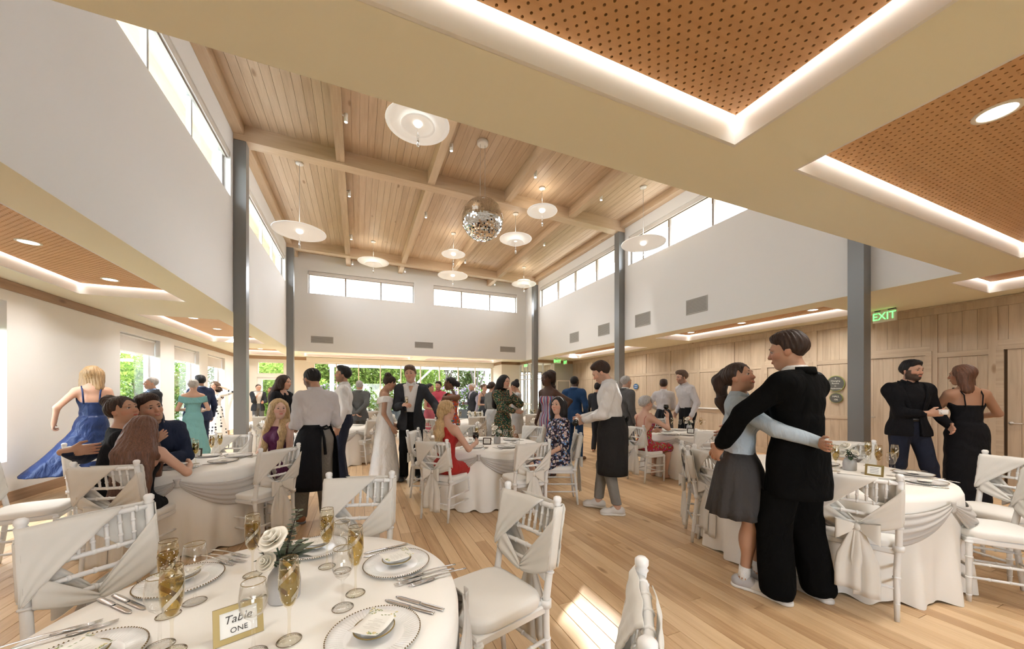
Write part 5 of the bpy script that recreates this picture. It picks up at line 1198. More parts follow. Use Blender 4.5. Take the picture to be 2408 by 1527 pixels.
        if st == 'highpony':
            F.ell(H(0, -.07, .10), (.045, .045, .04), R, .02)
            for x in (-.03, .03): F.cone(H(x, -.10, .08), P(x*2.2+.05, -.10, .40), .04, .045, .03); F.cone(P(x*2.2+.05, -.10, .40), P(.10+x, .02, .16), .045, .02, .03)
        def disp(X, Y, Z):
            x, y, z = s.hl(X, Y, Z); a = np.arctan2(x, -y+.02); 
            arch = (18*x*x if s.f else 7*x*x)*np.clip((y-.035)/.02, 0, 1); lim = np.interp(y, ys, zs)-arch; q = np.clip((z-lim)/.045, 0, 1); q = q*q*(3-2*q); q = np.where(z < -.115, 1., q)
            return -.0015-th*q+q*(.0024*np.sin(a*26+z*20)+.0016*np.sin(a*43-z*33))+wav*np.sin(z*55+a*5)
        s.part('hair', F, hair_mat(s.hairc), s.hh*1.15, disp, cut)
    def band(s, mat, z=.0):                       # alice band
        b = MB(); b.tube([s.Hp(.094*math.cos(t), .012, .022+.096*math.sin(t)) for t in np.linspace(0, math.pi, 14)], .009, 6); b.build('headband', mat, s.root, True)
    # garments -------------------------------------------------
    def shirt(s, mat, t=.012, sl=2., hem=-.02, neck=.0, amp=.004, name='shirt', wt=.014, collar=True, seed=1, vneck=None, cuff=None, bodice=None, cutz=None, tuckball=0.):
        F = Field(); s.torso(F, t)
        for i in (0, 1):
            if sl > 0: s.arm(F, i, t*.6+.005, sl, wt)
        def cut(X, Y, Z):
            x, y, z = s.tl(X, Y, Z); top = .545+neck-.20*np.maximum(y+.02, 0)
            if bodice is not None: top = bodice+0*x
            inarm = np.abs(x) > s.sh*.8
            r = np.maximum(hem-z, np.where(inarm & (z < .40) & (bodice is None or sl > 0), -1., z-top))
            # sleeves are never trimmed by the hem
            if sl > 0: r = np.where((s.armd(X, Y, Z) < .085+t) & (z < .40), -1., r)
            if vneck:
                w, zb = vneck; wd = np.maximum(0, w*(z-zb)/(.5-zb)); v = np.maximum(np.abs(x)-wd, .0-y); r = np.maximum(r, -v)
            return r
        o = s.part(name, F, mat, None, wrk(amp, seed), cut, cull=.006)
        if collar and bodice is None:
            G = MB(); c = s.T(0, -.010, .533); up = unit(s.neck+.5*(s.HC-s.neck)-c); R = s.R
            def fn(u, v):
                a = 2*math.pi*u+math.pi/2; op = .012*max(0, math.sin(a))**6; r = .077-.012*v
                return c+R@np.array([r*math.cos(a)*(1.0), r*.98*math.sin(a)-.004+v*.012, -.028*max(0, math.sin(a))+.0])+up*(.045*v-op)
            G.grid(fn, 24, 4, True); q = G.build('collar', mat, s.root, True); solidify(q, .006, 1.)
            if not s.f or True:
                for sg in (-1, 1):
                    W = MB(); a = c+R@np.array([sg*.012, .072, -.026]); b = c+R@np.array([sg*.055, .058, -.004]); d = c+R@np.array([sg*.052, .080, -.055])
                    a2, b2 = a+up*.034, b+up*.04; W.add([a2, b2, b+R@np.array([sg*.006, .012, -.012]), d, a], [(0, 1, 2, 3, 4)]); solidify(W.build('collar', mat, s.root, False), .004, 1.)
        if cuff is not None:
            for i in (0, 1):
                d = unit(s.W[i]-s.E[i]); b = MB(); p = s.W[i]; b.tube([p-d*.03, p-d*.02, p+d*.012], [.036, .0385, .037], 12); b.build('cuff', cuff, s.root, True)
        return o
    def jacket(s, mat, t=.024, hem=-.17, v=(.085, .12), open_=0., amp=.004, sl=2.03, seed=2, wt=.018, flare=.012, lapel=None):
        F = Field(); s.torso(F, t)
        for i in (0, 1): s.arm(F, i, t*.75, sl, wt)
        def low(X, Y, Z):
            x, y, z = s.tl(X, Y, Z); u = np.clip((.16-z)/.20, 0, 1); u = u*u*(3-2*u); v = np.clip((-.04-z)/.2, 0, 1); f = s.f*1.
            rx = (.125-.012*f)*s.build+t+(.058+.004*f)*u*s.build+flare*v; ry = (.098-.008*f)*s.build+t+(.034+.002*f)*u*s.build+flare*v; d = (np.sqrt((x/rx)**2+((y+.008)/ry)**2)-1)*np.minimum(rx, ry)
            return np.maximum(d, np.maximum(hem-.02-z, z-.24))
        q = s.T(0, 0, 0); F.fn(low, q-np.array([.3, .3, .32+max(0, -hem-.17)]), q+np.array([.3, .3, .28]), .03)
        if s.sex == 'm': F.cone(s.S[0], s.S[1], .060*s.build+t*.5, .060*s.build+t*.5, .05)
        def cut(X, Y, Z):
            x, y, z = s.tl(X, Y, Z); inarm = (s.armd(X, Y, Z) < .085) & (z < .40)
            r = np.where(inarm, -1., np.maximum(hem-z, z-.55+.35*np.maximum(y, 0)))
            wd = np.where(z > v[1], v[0]*(z-v[1])/(.5-v[1])+open_, open_+.10*np.maximum(0, v[1]-.12-z)); r = np.maximum(r, -np.maximum(np.abs(x)-wd, .02-y)); return r
        s.part('jacket', F, mat, None, wrk(amp, seed, .8), cut, cull=.010)
        for sg in (-1, 1):
            W = MB(); n = 7; pts = []
            for k in range(n):
                z = .50-(.50-v[1])*k/(n-1); wd = v[0]*(z-v[1])/(.5-v[1])+open_; lw = .045*math.sin(min(1, (k+.6)/(n-1)*1.0)*math.pi)+.006
                y = (.118 if s.sex == 'm' else .14)*s.build+t-.20*max(0, z-.36)-.9*(wd)**2*4*.5
                pts.append((s.T(sg*(wd-.003), y, z), s.T(sg*(wd+lw), y-.010-lw*.35, z+.006)))
            V = [p for pr in pts for p in pr]; W.add(V, [(2*k, 2*k+1, 2*k+3, 2*k+2) for k in range(n-1)]); solidify(W.build('lapel', lapel or mat, s.root, True), .006, 0.)
        c = s.T(0, -.014, .535); G = MB(); R = s.R
        G.grid(lambda u, vv: c+R@np.array([(.092-.01*vv)*math.cos(math.pi*(1.08+u*.84+.0)-.0), (.092-.01*vv)*math.sin(math.pi*(1.08+u*.84)), .042*vv-.012]), 14, 3); solidify(G.build('collar', mat, s.root, True), .006, 0.)
    def trousers(s, mat, t=.012, kt=.016, at=.026, amp=.004, seed=3, zt=.13, cuffz=None, baggy=0.):
        F = Field(); T = s.T; b = s.build; R = s.R
        F.ell(T(0, -.01, -.02), (.148*b+t, .114*b+t, .118+t), R, .05); F.ell(T(0, 0, .08), (.125*b+t, .095*b+t, .10), R, .05)
        for i in (0, 1): s.leg(F, i, t, kt+baggy, at+baggy)
        def cut(X, Y, Z):
            x, y, z = s.tl(X, Y, Z); r = z-zt+0*x
            r = np.maximum(r, (.045 if cuffz is None else cuffz)-Z+0*X); return r
        s.part('trousers', F, mat, None, wrk(amp, seed, .9), cut, cull=.018)
    def belt(s, mat, bk=None):
        b = MB(); n = 24; T = s.T; B = s.build; a, c = .137*B+.012, .108*B+.010
        b.grid(lambda u, v: T(a*math.cos(2*math.pi*u), c*math.sin(2*math.pi*u)-.004, .075+.034*v), n, 2, True); solidify(b.build('belt', mat, s.root, True), .005, 1.)
        if bk: MB().box(-.022, .022, c-.002, c+.008, .0, .0).build
    def shoes(s, mat, sole=None, style='shoe', sock=None):
        for i in (0, 1):
            A = s.A[i]; d = s.footdir[i]; F = Field(); g = A[2]-.085; z = lambda h: np.array([0, 0, g+h])
            b = np.array([A[0], A[1], 0.]); sd = np.array([d[1], -d[0], 0])
            F.cone(b-d*.045+z(.045), b+d*.13+z(.040), .040, .036, .02); F.cone(b-d*.035+z(.055), b+d*.03+z(.075), .038, .036, .03); F.ell(b+d*.135+z(.032), (.043, .055, .030), np.stack([sd, d, [0, 0, 1]], 1), .02)
            if style == 'boot': F.cone(b-d*.01+z(.06), b+z(.16), .046, .045, .02)
            o = s.part('shoe', F, mat, max(.007, s.hh*1.2), None, lambda X, Y, Z: np.maximum((g+.012)-Z, Z-(g+(.11 if style != 'boot' else .15)))+0*X+0*Y)
            if sole is not None:
                G = Field(); G.cone(b-d*.05+z(.012), b+d*.02+z(.012), .042, .038, .01); G.cone(b+d*.02+z(.012), b+d*.142+z(.012), .038, .044, .01)
                V, Q = G.mesh(max(.007, s.hh*1.2), None, None, None, lambda X, Y, Z: np.maximum(g-Z, Z-(g+.026))+0*X+0*Y); mesh_np('sole', V, Q, sole, o)
            if sock is not None:
                k = MB(); u = unit(s.K[i]-A); k.tube([A-u*.02, A+u*.03, A+u*.09], [.043, .042, .043], 12); k.build('sock', sock, s.root, True)
    def dress(s, mat, bod=.40, t=.012, sl=0., hem=.1, r1=(.25, .22), off=(0, 0), folds=9, fa=.05, amp=.003, seed=5, waist=.10, straps=None, neck=None, r0=None, shoulder=None, seated=False, backlow=0., fit=None, name='dress', slwt=.02, slt=.02, top=None):
        F = Field(); s.torso(F, t)
        for i in (0, 1):
            if sl > 0: s.arm(F, i, t+slt, sl, slwt)
        if seated:
            for i in (0, 1):
                H, K = s.hip[i], s.K[i]; F.cone(H, H+(K-H)*seated, .10, .078, .07)
        else:
            zt = s.P0[2]+waist; rx0, ry0 = r0 or (.135*s.build, .112*s.build); fr = (fit or .0)
            def sk(X, Y, Z):
                u = np.clip((zt-Z)/(zt-hem), 0, 1); uu = u**.8
                hx = .165*s.build; hy = .135*s.build
                bulge = np.clip(u*(zt-hem)/.16, 0, 1)
                bx = rx0+(hx-rx0)*np.sin(bulge*math.pi/2); by = ry0+(hy-ry0)*np.sin(bulge*math.pi/2)
                w2 = np.clip((u*(zt-hem)-.16)/max(.05, zt-hem-.16), 0, 1)
                rx = bx+(r1[0]-hx)*w2; ry = by+(r1[1]-hy)*w2
                x = X-s.P0[0]-off[0]*uu*u; y = Y-s.P0[1]+.005-off[1]*uu*u; a = np.arctan2(y, x)
                k = 1+fa*u*(np.sin(a*folds+seed+2*u)+.4*np.sin(a*(folds*2+1)+1.7*seed))
                d = (np.sqrt((x/rx)**2+(y/ry)**2)-k)*np.minimum(rx, ry); return np.maximum(d, np.maximum(hem-Z, Z-zt))
            m = max(r1)*(1+fa*1.5)+max(abs(off[0]), abs(off[1]))+.02
            F.fn(sk, (s.P0[0]-m, s.P0[1]-m, hem-.01), (s.P0[0]+m, s.P0[1]+m, zt+.02), .03)
        def cut(X, Y, Z):
            x, y, z = s.tl(X, Y, Z); tp = bod+0*x-(backlow*np.clip((.02-y)/.08, 0, 1) if backlow else 0)
            if neck: tp = tp-neck*np.clip(y/.1, 0, 1)
            inarm = np.abs(x) > s.sh*.86
            if sl > 0: r = np.where(inarm, z-.56, z-tp)
            else: r = z-tp
            if top is not None: r = np.maximum(r, top(x, y, z))
            return r
        s.part(name, F, mat, None, wrk(amp, seed), cut, cull=.006)
        if straps:
            for sg in (-1, 1):
                W = MB(); P = [s.T(sg*.085, .118, bod-.005), s.T(sg*.09, .10, .46), s.T(sg*.095, .035, .527), s.T(sg*.092, -.04, .52), s.T(sg*.08, -.108, .44), s.T(sg*.07, -.115, bod-backlow-.02)]
                W.tube(P, straps[1] if len(straps) > 1 else .007, 6); W.build('strap', straps[0], s.root, True)
    def ruffle(s, mat, z=.40, r=(.24, .15), drop=.10, amp=.012):
        b = MB(); b.grid(lambda u, v: s.T((r[0]+.01*v+amp*v*math.sin(u*40))*math.cos(2*math.pi*u), (r[1]+.01*v+amp*v*math.sin(u*40))*math.sin(2*math.pi*u), z-drop*v+.02*math.cos(4*math.pi*u)), 72, 5, True); solidify(b.build('ruffle', mat, s.root, True), .006, 0.)
    def skirtloft(s, mat, top=.10, hem=.50, r0=(.15, .125), r1=(.28, .25), pleats=16, amp=.02, name='skirt'):
        b = MB(); P = s.P0; zt = P[2]+top
        def fn(u, v):
            a = 2*math.pi*u; k = 1+amp*v*(abs(((a*pleats/(2*math.pi)) % 1)*2-1)*2-1)*2; hp = math.sin(min(1, v/.28)*math.pi/2); fl = max(0, (v-.1)/.9); hx, hy = .188*s.build, .150*s.build
            return (P[0]+(r0[0]+(hx-r0[0])*hp+(r1[0]-hx)*fl)*k*math.cos(a), P[1]+(r0[1]+(hy-r0[1])*hp+(r1[1]-hy)*fl)*k*math.sin(a)-.01, zt+(hem-zt)*v)
        b.grid(fn, pleats*6, 8, True); solidify(b.build(name, mat, s.root, True), .006, 0.)
    def apron(s, mat, top=.12, hem=.48, open_=.9, r=(.185, .165), face=90, bow=True, flare=.03):
        b = MB(); P = s.P0; a0 = math.radians(face)-(math.pi-open_/2); sp = 2*math.pi-open_; zt = P[2]+top
        def fn(u, v):
            a = a0+sp*u; k = 1+.012*v*math.sin(9*a+1); f = flare*v; rr = min(1, .72+.28*min(1, v*4))
            return (P[0]+(r[0]*s.build*rr+f)*k*math.cos(a), P[1]+(r[1]*s.build*rr+f)*k*math.sin(a)-.008, zt+(hem-zt)*v)
        b.grid(fn, 44, 12); o = solidify(b.build('apron', mat, s.root, True), .006, 0.)
        if bow:
            k = MB(); y = -r[1]*.76-.02
            for sg in (-1, 1):
                k.tube([(0, y, zt-.03), (sg*.045, y-.02, zt-.01), (sg*.07, y-.015, zt-.04), (sg*.03, y-.01, zt-.05), (0, y, zt-.035)], .011, 6)
                k.tube([(0, y, zt-.035), (sg*.02, y-.012, zt-.15), (sg*.035, y-.012, zt-.33)], [.010, .014, .016], 6)
            k.build('apron_tie', mat, s.root, True)
# ---------------------------------------------------------------- the guests
_cm = {}
def cm(name, col, rough=.85, **k):
    if name not in _cm: _cm[name] = cloth_mat('cloth_'+name, col, rough, fold=.45, **k)
    return _cm[name]
def print_mat(name, base, cols, scale=14., frac=.5, kind='blob', size=.32):
    m = nmat('print_'+name, base, .8, spec=.2); tc = N(m, 'ShaderNodeTexCoord'); src = None
    prev = None
    for k, c in enumerate(cols):
        mp = N(m, 'ShaderNodeMapping'); mp.inputs['Location'].default_value = (k*3.7, k*1.9, k*5.1); L(m, tc.outputs['Object'], mp.inputs['Vector'])
        v = N(m, 'ShaderNodeTexVoronoi', Scale=scale*(1+.22*k)); v.inputs['Randomness'].default_value = .35 if kind == 'dot' else 1.; L(m, mp.outputs[0], v.inputs['Vector'])
        r = ramp(m, [(size-.02, (1, 1, 1)), (size+.02, (0, 0, 0))]); 
        if kind == 'blob':
            nz = N(m, 'ShaderNodeTexNoise', Scale=scale*3.); L(m, tc.outputs['Object'], nz.inputs['Vector']); ad = N(m, 'ShaderNodeMath', operation='MULTIPLY_ADD'); ad.inputs[1].default_value = .35; L(m, nz.outputs['Fac'], ad.inputs[0]); L(m, v.outputs['Distance'], ad.inputs[2]); sb = N(m, 'ShaderNodeMath', operation='SUBTRACT'); sb.inputs[1].default_value = .17; L(m, ad.outputs[0], sb.inputs[0]); L(m, sb.outputs[0], r.inputs['Fac'])
        else: L(m, v.outputs['Distance'], r.inputs['Fac'])
        mx = N(m, 'ShaderNodeMix', data_type='RGBA'); L(m, r.outputs['Color'], mx.inputs['Factor'])
        if prev is None: mx.inputs['A'].default_value = (*base, 1)
        else: L(m, prev, mx.inputs['A'])
        mx.inputs['B'].default_value = (*c, 1); prev = mx.outputs['Result']
    L(m, prev, bsdf(m).inputs['Base Color']); return m
def stripe_mat(name, cols, scale=5.):
    m = nmat('print_'+name, cols[0], .8, spec=.2); tc = N(m, 'ShaderNodeTexCoord'); sp = N(m, 'ShaderNodeSeparateXYZ'); L(m, tc.outputs['Object'], sp.inputs[0])
    nz = N(m, 'ShaderNodeTexNoise', Scale=9.); L(m, tc.outputs['Object'], nz.inputs['Vector']); at2 = N(m, 'ShaderNodeMath', operation='ARCTAN2'); L(m, sp.outputs[0], at2.inputs[0]); L(m, sp.outputs[1], at2.inputs[1])
    ad = N(m, 'ShaderNodeMath', operation='MULTIPLY_ADD'); ad.inputs[1].default_value = .25; L(m, nz.outputs['Fac'], ad.inputs[0]); L(m, at2.outputs[0], ad.inputs[2]); mu = N(m, 'ShaderNodeMath', operation='MULTIPLY'); mu.inputs[1].default_value = scale/6.283; L(m, ad.outputs[0], mu.inputs[0])
    fr = N(m, 'ShaderNodeMath', operation='FRACT'); L(m, mu.outputs[0], fr.inputs[0]); r = ramp(m, [(i/len(cols), c) for i, c in enumerate(cols)], 'CONSTANT'); L(m, fr.outputs[0], r.inputs['Fac']); L(m, r.outputs['Color'], bsdf(m).inputs['Base Color']); return m
K_black = cm('black', (.010, .010, .012)); K_char = cm('charcoal', (.032, .034, .040)); K_navy = cm('navy', (.012, .020, .055), .7); K_blue = cm('royal', (.012, .045, .12), .75); K_grey = cm('grey', (.10, .10, .10)); K_mgrey = cm('midgrey', (.20, .19, .175)); K_wshirt = cm('shirt_white', (.66, .64, .62), .75); K_lilac = cm('shirt_lilac', (.50, .475, .475), .75); K_lblue = cm('shirt_blue', (.34, .40, .45), .75)
K_gown = cm('gown_white', (.80, .78, .75), .6); K_teal = cm('teal', (.16, .36, .36), .7); K_satin = cm('blue_satin', (.010, .024, .085), .42); K_plum = cm('plum', (.095, .018, .065), .7); K_red = cm('red', (.36, .022, .018), .65); K_rose = cm('rose', (.42, .10, .13), .75); K_pink = cm('coral_red', (.45, .06, .09), .75); K_dkdenim = cm('dark_denim', (.012, .016, .032)); K_sage = cm('grey_sage', (.17, .17, .155)); K_lgrey = cm('pale_grey', (.40, .40, .39)); K_sock = cm('sock', (.7, .7, .69)); K_skirt = cm('skirt_grey', (.045, .042, .042)); K_vest = cm('vest_grey', (.05, .055, .065))
S_white = nmat('shoe_white', (.60, .58, .55), .5); S_grey = nmat('shoe_grey', (.42, .41, .41), .7); S_black = nmat('shoe_black', (.012, .011, .011), .3); S_brown = nmat('shoe_brown', (.12, .045, .02), .4); S_rust = nmat('shoe_rust', (.26, .09, .035), .6); S_sole = nmat('rubber_sole', (.70, .68, .64), .7); S_soleg = nmat('rubber_sole_grey', (.20, .20, .22), .7)
F_green = print_mat('green_floral', (.018, .045, .03), [(.40, .20, .05), (.30, .035, .03), (.45, .38, .25), (.06, .12, .05)], 26., size=.27); F_navyf = print_mat('navy_floral', (.022, .018, .03), [(.60, .45, .38), (.16, .30, .55), (.62, .55, .48), (.30, .22, .30)], 17., size=.33)
F_redf = print_mat('red_floral', (.33, .03, .035), [(.05, .17, .05), (.30, .08, .26), (.48, .06, .09), (.20, .30, .08)], 15., size=.30); F_dots = print_mat('polka', (.70, .68, .64), [(.02, .02, .025)], 11., kind='dot', size=.30); F_afr = print_mat('kitenge', (.42, .07, .03), [(.50, .27, .05), (.06, .22, .11), (.55, .50, .40), (.06, .10, .30)], 10., kind='dot', size=.28)
F_strp = stripe_mat('stripes', [(.40, .08, .10), (.10, .20, .40), (.55, .46, .40), (.35, .05, .07), (.05, .10, .22), (.48, .30, .25), (.12, .32, .45)], 14./2); F_tweed = print_mat('tweed', (.19, .175, .15), [(.12, .11, .10)], 160., kind='dot', size=.4)
K_ink = cm('ink_black', (.004, .004, .004), .95); bsdf(K_ink).inputs['Specular IOR Level'].default_value = .06
for _m in (K_black, K_char): bsdf(_m).inputs['Specular IOR Level'].default_value = .12
P = Person
p1 = P('person with wavy blonde hair holding out a long blue dress, seen from behind', (-3.60, 7.30), 178, 1.85, 'f', 'light', ('bob', 'dblonde'), 1, head=(-25, 0, 0), lh=(-.33, .0, .98), le=(-.5, -1, -.2), rh=(.16, .18, 1.05), wear=[('dress', K_satin, dict(hem=.30, bod=.40, r1=(.40, .26), off=(-.24, 0), folds=7, fa=.05, straps=(K_satin, .010), backlow=.10)), ('shoes', S_black)], curl=(.4, .9))
p2 = P('older grey haired person in dark pinstripe suit standing by the window', (-3.85, 9.62), -75, 1.78, 'm', 'light', ('crop', 'grey'), 1, build=1.06, rh=(.14, .24, 1.02), lh=(-.15, .22, 1.0), wear=[('shirt', cm('blue_shirt', (.20, .28, .42)), dict(sl=0)), ('jacket', K_char), ('trousers', K_char), ('shoes', S_black)])
p3 = P('person in black long sleeved top hugging a friend at the left table', (-2.00, 4.22), 92, 1.80, 'f', 'tan', ('bun', 'dbrown'), 0, sit=.51, lean=12, head=(-50, 14, 6), rh=('w', -1.75, 4.35, 1.0), lh=('w', -1.85, 4.75, 1.05), smile=False, wear=[('shirt', K_black, dict(sl=2., hem=-.2, collar=False, neck=-.015)), ('trousers', K_black), ('shoes', S_black)])
p4 = P('person in navy shirt leaning over to embrace the one in black', (-1.84, 4.72), 14, 1.86, 'm', 'tan', ('short', 'dbrown'), 0, sit=.53, lean=20, side=10, head=(12, 2, 14), rh=('w', -2.16, 4.10, .98), re=(1, -.2, -.5), rdir=(-.95, .2, .05), rn=(-.1, -1, 0), lh=('w', -1.66, 4.32, .86), le=(-1, -.4, -.8), smile=True, curl=(.12, .4), wear=[('shirt', cm('navy_shirt', (.012, .018, .04)), dict(hem=-.1)), ('trousers', K_navy)])
p5 = P('person with very long brown hair and bare shoulders, seated with back to the camera', (-1.68, 3.92), 160, 1.58, 'f', 'light', ('verylong', 'auburn'), 0, sit=.46, lean=12, head=(-28, -4, 0), rh=('w', -1.42, 4.20, .79), re=(1, -.3, -1), lh=('w', -1.68, 4.28, .80), wear=[('dress', K_black, dict(seated=1., bod=.36, backlow=.06, straps=(K_black, .005))), ('shoes', S_black)])
p6 = P('person with grey pinned up hair in a flowing teal dress, seen from behind', (-3.14, 9.45), 176, 1.74, 'f', 'light', ('updo', 'grey'), 1, lh=(-.15, .22, 1.12), rh=(.16, .22, 1.1), wear=[('dress', K_teal, dict(hem=.12, bod=.47, r1=(.30, .25), folds=10, fa=.05, backlow=.13, sl=.0)), ('ruffle', K_teal, dict(z=.445, r=(.215, .115), drop=.13))])
p7 = P('tall person in navy suit behind the teal dress, dark hair', (-3.32, 10.4), -150, 1.86, 'm', 'tan', ('short', 'black'), 1, wear=[('shirt', K_lblue, dict(sl=0)), ('jacket', K_navy), ('trousers', K_navy), ('shoes', S_black)])
p8 = P('person in white dress with black polka dots touching wavy hair', (-3.86, 13.2), -22, 1.80, 'f', 'light', ('wavy', 'brown'), 1, head=(-15, 0, 5), lh=(-.19, .04, 1.58), le=(-1, .1, -.2), rh=(.02, .20, 1.22), smile=True, wear=[('dress', F_dots, dict(hem=.18, bod=.50, neck=.10, r1=(.27, .23), sl=1.7, folds=8, fa=.05))])
p9 = P('person in dark grey suit sipping a drink by the garden door', (-3.45, 16.15), 8, 1.80, 'm', 'light', ('crop', 'dbrown'), 2, rh=(.07, .24, 1.33), lh=(-.12, .30, 1.10), head=(5, -8, 0), wear=[('shirt', K_wshirt, dict(sl=0)), ('jacket', K_char, dict(open_=.05)), ('trousers', K_grey), ('shoes', S_black)])
p39 = P('person with short brown hair half hidden behind the black blazer', (-3.08, 16.45), -85, 1.70, 'f', 'light', ('updo', 'brown'), 2, wear=[('shirt', K_grey, dict(collar=False, hem=-.2)), ('trousers', K_grey)])
p10 = P('person with long dark hair in black blazer and trousers', (-1.19, 7.20), 52, 1.76, 'f', 'light', ('long', 'dbrown'), 1, head=(8, -4, 0), wear=[('shirt', K_black, dict(sl=0, collar=False, neck=-.06)), ('jacket', K_black, dict(hem=-.16)), ('trousers', K_char), ('shoes', S_black)])
p11 = P('seated blonde person in plum halter dress looking over her shoulder', (-.90, 5.18), -38, 1.72, 'f', 'pale', ('longfront', 'blonde'), 1, sit=.50, head=(52, 0, 0), rh=(.13, .26, .66), lh=(-.12, .27, .66), ptwist=-10, wear=[('dress', K_plum, dict(seated=.95, bod=.47, top=lambda x, y, z: (np.abs(x)-.13)*.8+(z-.36)*.6))])
p12 = P('waiter with black hair in lilac shirt, black apron and tweed trousers, back turned', (-.44, 4.62), -158, 1.75, 'm', 'tan', ('crop', 'black'), 0, head=(14, -22, 0), beard=.75, rh=(.17, .24, 1.05), re=(.35, -1, -.3), lh=(-.14, .28, 1.08), le=(-.25, -1, -.3), feet=((.12, -.02, .085), (-.13, .12, .085)), wear=[('shirt', K_lilac, dict(t=.02, amp=.005, hem=.06)), ('trousers', F_tweed, dict(zt=.16, baggy=.018, at=.022)), ('apron', K_black, dict(top=.155, hem=.40, open_=1.25, face=120, r=(.20, .17), flare=.05)), ('shoes', S_rust, S_soleg)])
p13 = P('tall waiter in white shirt and dark trousers standing in profile', (-.22, 6.50), -95, 1.88, 'm', 'tan', ('quiff', 'black'), 1, beard=.45, head=(0, 6, 0), wear=[('shirt', K_wshirt, dict(t=.018, amp=.006, hem=.03)), ('trousers', K_dkdenim, dict(zt=.12)), ('shoes', S_black)])
p14 = P('grey haired person in grey suit, hands behind back', (.02, 9.60), 165, 1.77, 'm', 'light', ('crop', 'grey'), 2, build=1.05, rh=(.03, -.20, 1.0), re=(1, -.6, 0), lh=(-.03, -.20, .98), le=(-1, -.6, 0), wear=[('shirt', K_wshirt, dict(sl=0)), ('jacket', K_grey), ('trousers', K_grey), ('shoes', S_black)])
p15 = P('bride in white off shoulder gown with dark hair in a bun', (.41, 6.36), 92, 1.76, 'f', 'tan', ('bun', 'dbrown'), 0, head=(-6, -26, 0), rh=(.19, .10, .90), lh=(-.17, .14, .92), wear=[('dress', K_gown, dict(hem=.015, bod=.385, r1=(.26, .25), folds=8, fa=.035, waist=.16)), ('ruffle', K_gown, dict(z=.435, r=(.208, .125), drop=.10, amp=.002))])
p16 = P('groom in charcoal suit and open white shirt, smiling with a glass of champagne', (.82, 6.26), -6, 1.90, 'm', 'light', ('quiff', 'brown'), 0, head=(-6, 0, 5), rh=(.10, .32, 1.17), rdir=(-.75, .6, .1), rn=(0, -.6, -.9), lh=(-.40, .20, 1.06), ldir=(-.85, .45, .15), ln=(.1, -.2, 1), le=(-.4, -1, -.3), smile=True, curl=(.75, .15), wear=[('shirt', K_wshirt, dict(sl=0, vneck=(.035, .40), hem=-.03)), ('jacket', K_char, dict(open_=.045, v=(.07, .05))), ('trousers', K_black), ('shoes', S_black)])
p17 = P('person with dark hair up in a rose dress at the back', (1.68, 9.36), 55, 1.70, 'f', 'tan', ('updo', 'black'), 2, lh=(-.12, .25, 1.1), rh=(.12, .25, 1.08), wear=[('dress', K_rose, dict(hem=.3, bod=.42, r1=(.24, .2), straps=(K_rose,)))])
p18 = P('person in coral red shirt with arms crossed at the back', (2.12, 10.36), -28, 1.79, 'm', 'light', ('short', 'dbrown'), 2, beard=.5, rh=(-.12, .22, 1.17), lh=(.12, .20, 1.14), re=(1, .2, -.6), le=(-1, .2, -.6), wear=[('shirt', K_pink, {}), ('trousers', K_char), ('shoes', S_black)])
p19 = P('person in orange and green patterned halter dress, hand behind neck', (1.54, 6.42), -42, 1.74, 'f', 'brown', ('lowbun', 'black'), 1, head=(-38, 0, 0), lh=(-.09, .02, 1.42), le=(-1, .2, -.5), ldir=(.4, -.2, .9), rh=(.21, -.02, 1.02), re=(1, -.5, 0), wear=[('dress', F_afr, dict(hem=.08, bod=.50, r1=(.24, .22), folds=7, top=lambda x, y, z: (np.abs(x)-.13)*.8+(z-.37)*.6))])
p20 = P('white haired person in grey waistcoat at the back', (3.40, 11.27), -55, 1.78, 'm', 'light', ('crop', 'white'), 2, build=1.05, rh=(.10, .25, 1.12), wear=[('shirt', cm('lav_shirt', (.48, .47, .56)), {}), ('shirt', K_vest, dict(t=.026, sl=0, collar=False, hem=-.08, name='waistcoat', vneck=(.06, .25))), ('trousers', K_char), ('shoes', S_black)])
p21 = P('person in dark strappy dress beside the grey waistcoat', (3.55, 10.55), 35, 1.74, 'f', 'light', ('updo', 'brown'), 2, lh=(-.12, .25, 1.1), rh=(.12, .26, 1.12), wear=[('dress', K_vest, dict(hem=.15, bod=.42, r1=(.22, .2), straps=(K_vest,)))])
p22 = P('person in sage grey top and pale skirt, hair in a low bun', (3.09, 8.60), 138, 1.74, 'f', 'light', ('lowbun', 'dbrown'), 2, rh=(.02, .20, 1.45), re=(1, .1, -.8), lh=(-.08, .24, 1.12), wear=[('shirt', K_sage, dict(collar=False, sl=1.6, hem=-.05)), ('dress', K_lgrey, dict(hem=.2, bod=.12, r1=(.2, .18)))])
p23 = P('person with long black hair in green floral dress, hand on chin', (2.46, 6.22), 42, 1.79, 'f', 'light', ('long', 'black'), 1, head=(8, -6, 0), lh=(-.02, .19, 1.42), le=(-.9, .2, -1), ldir=(.1, -.1, 1), ln=(.3, -1, 0), rh=(-.10, .24, 1.10), re=(1, 0, -.7), curl=(.4, 1.), wear=[('dress', F_green, dict(hem=.42, bod=.53, neck=.06, r1=(.25, .21), sl=1.75, slt=.03, slwt=.03, folds=9))])
p24 = P('person with a high bun in a pale grey dress reading a phone', (3.44, 7.78), -95, 1.75, 'f', 'tan', ('bun', 'black'), 2, head=(0, -18, 0), rh=(.06, .30, 1.15), lh=(-.04, .30, 1.12), wear=[('dress', K_lgrey, dict(hem=.52, bod=.52, r1=(.17, .15), sl=.75, folds=4, fa=.01))])
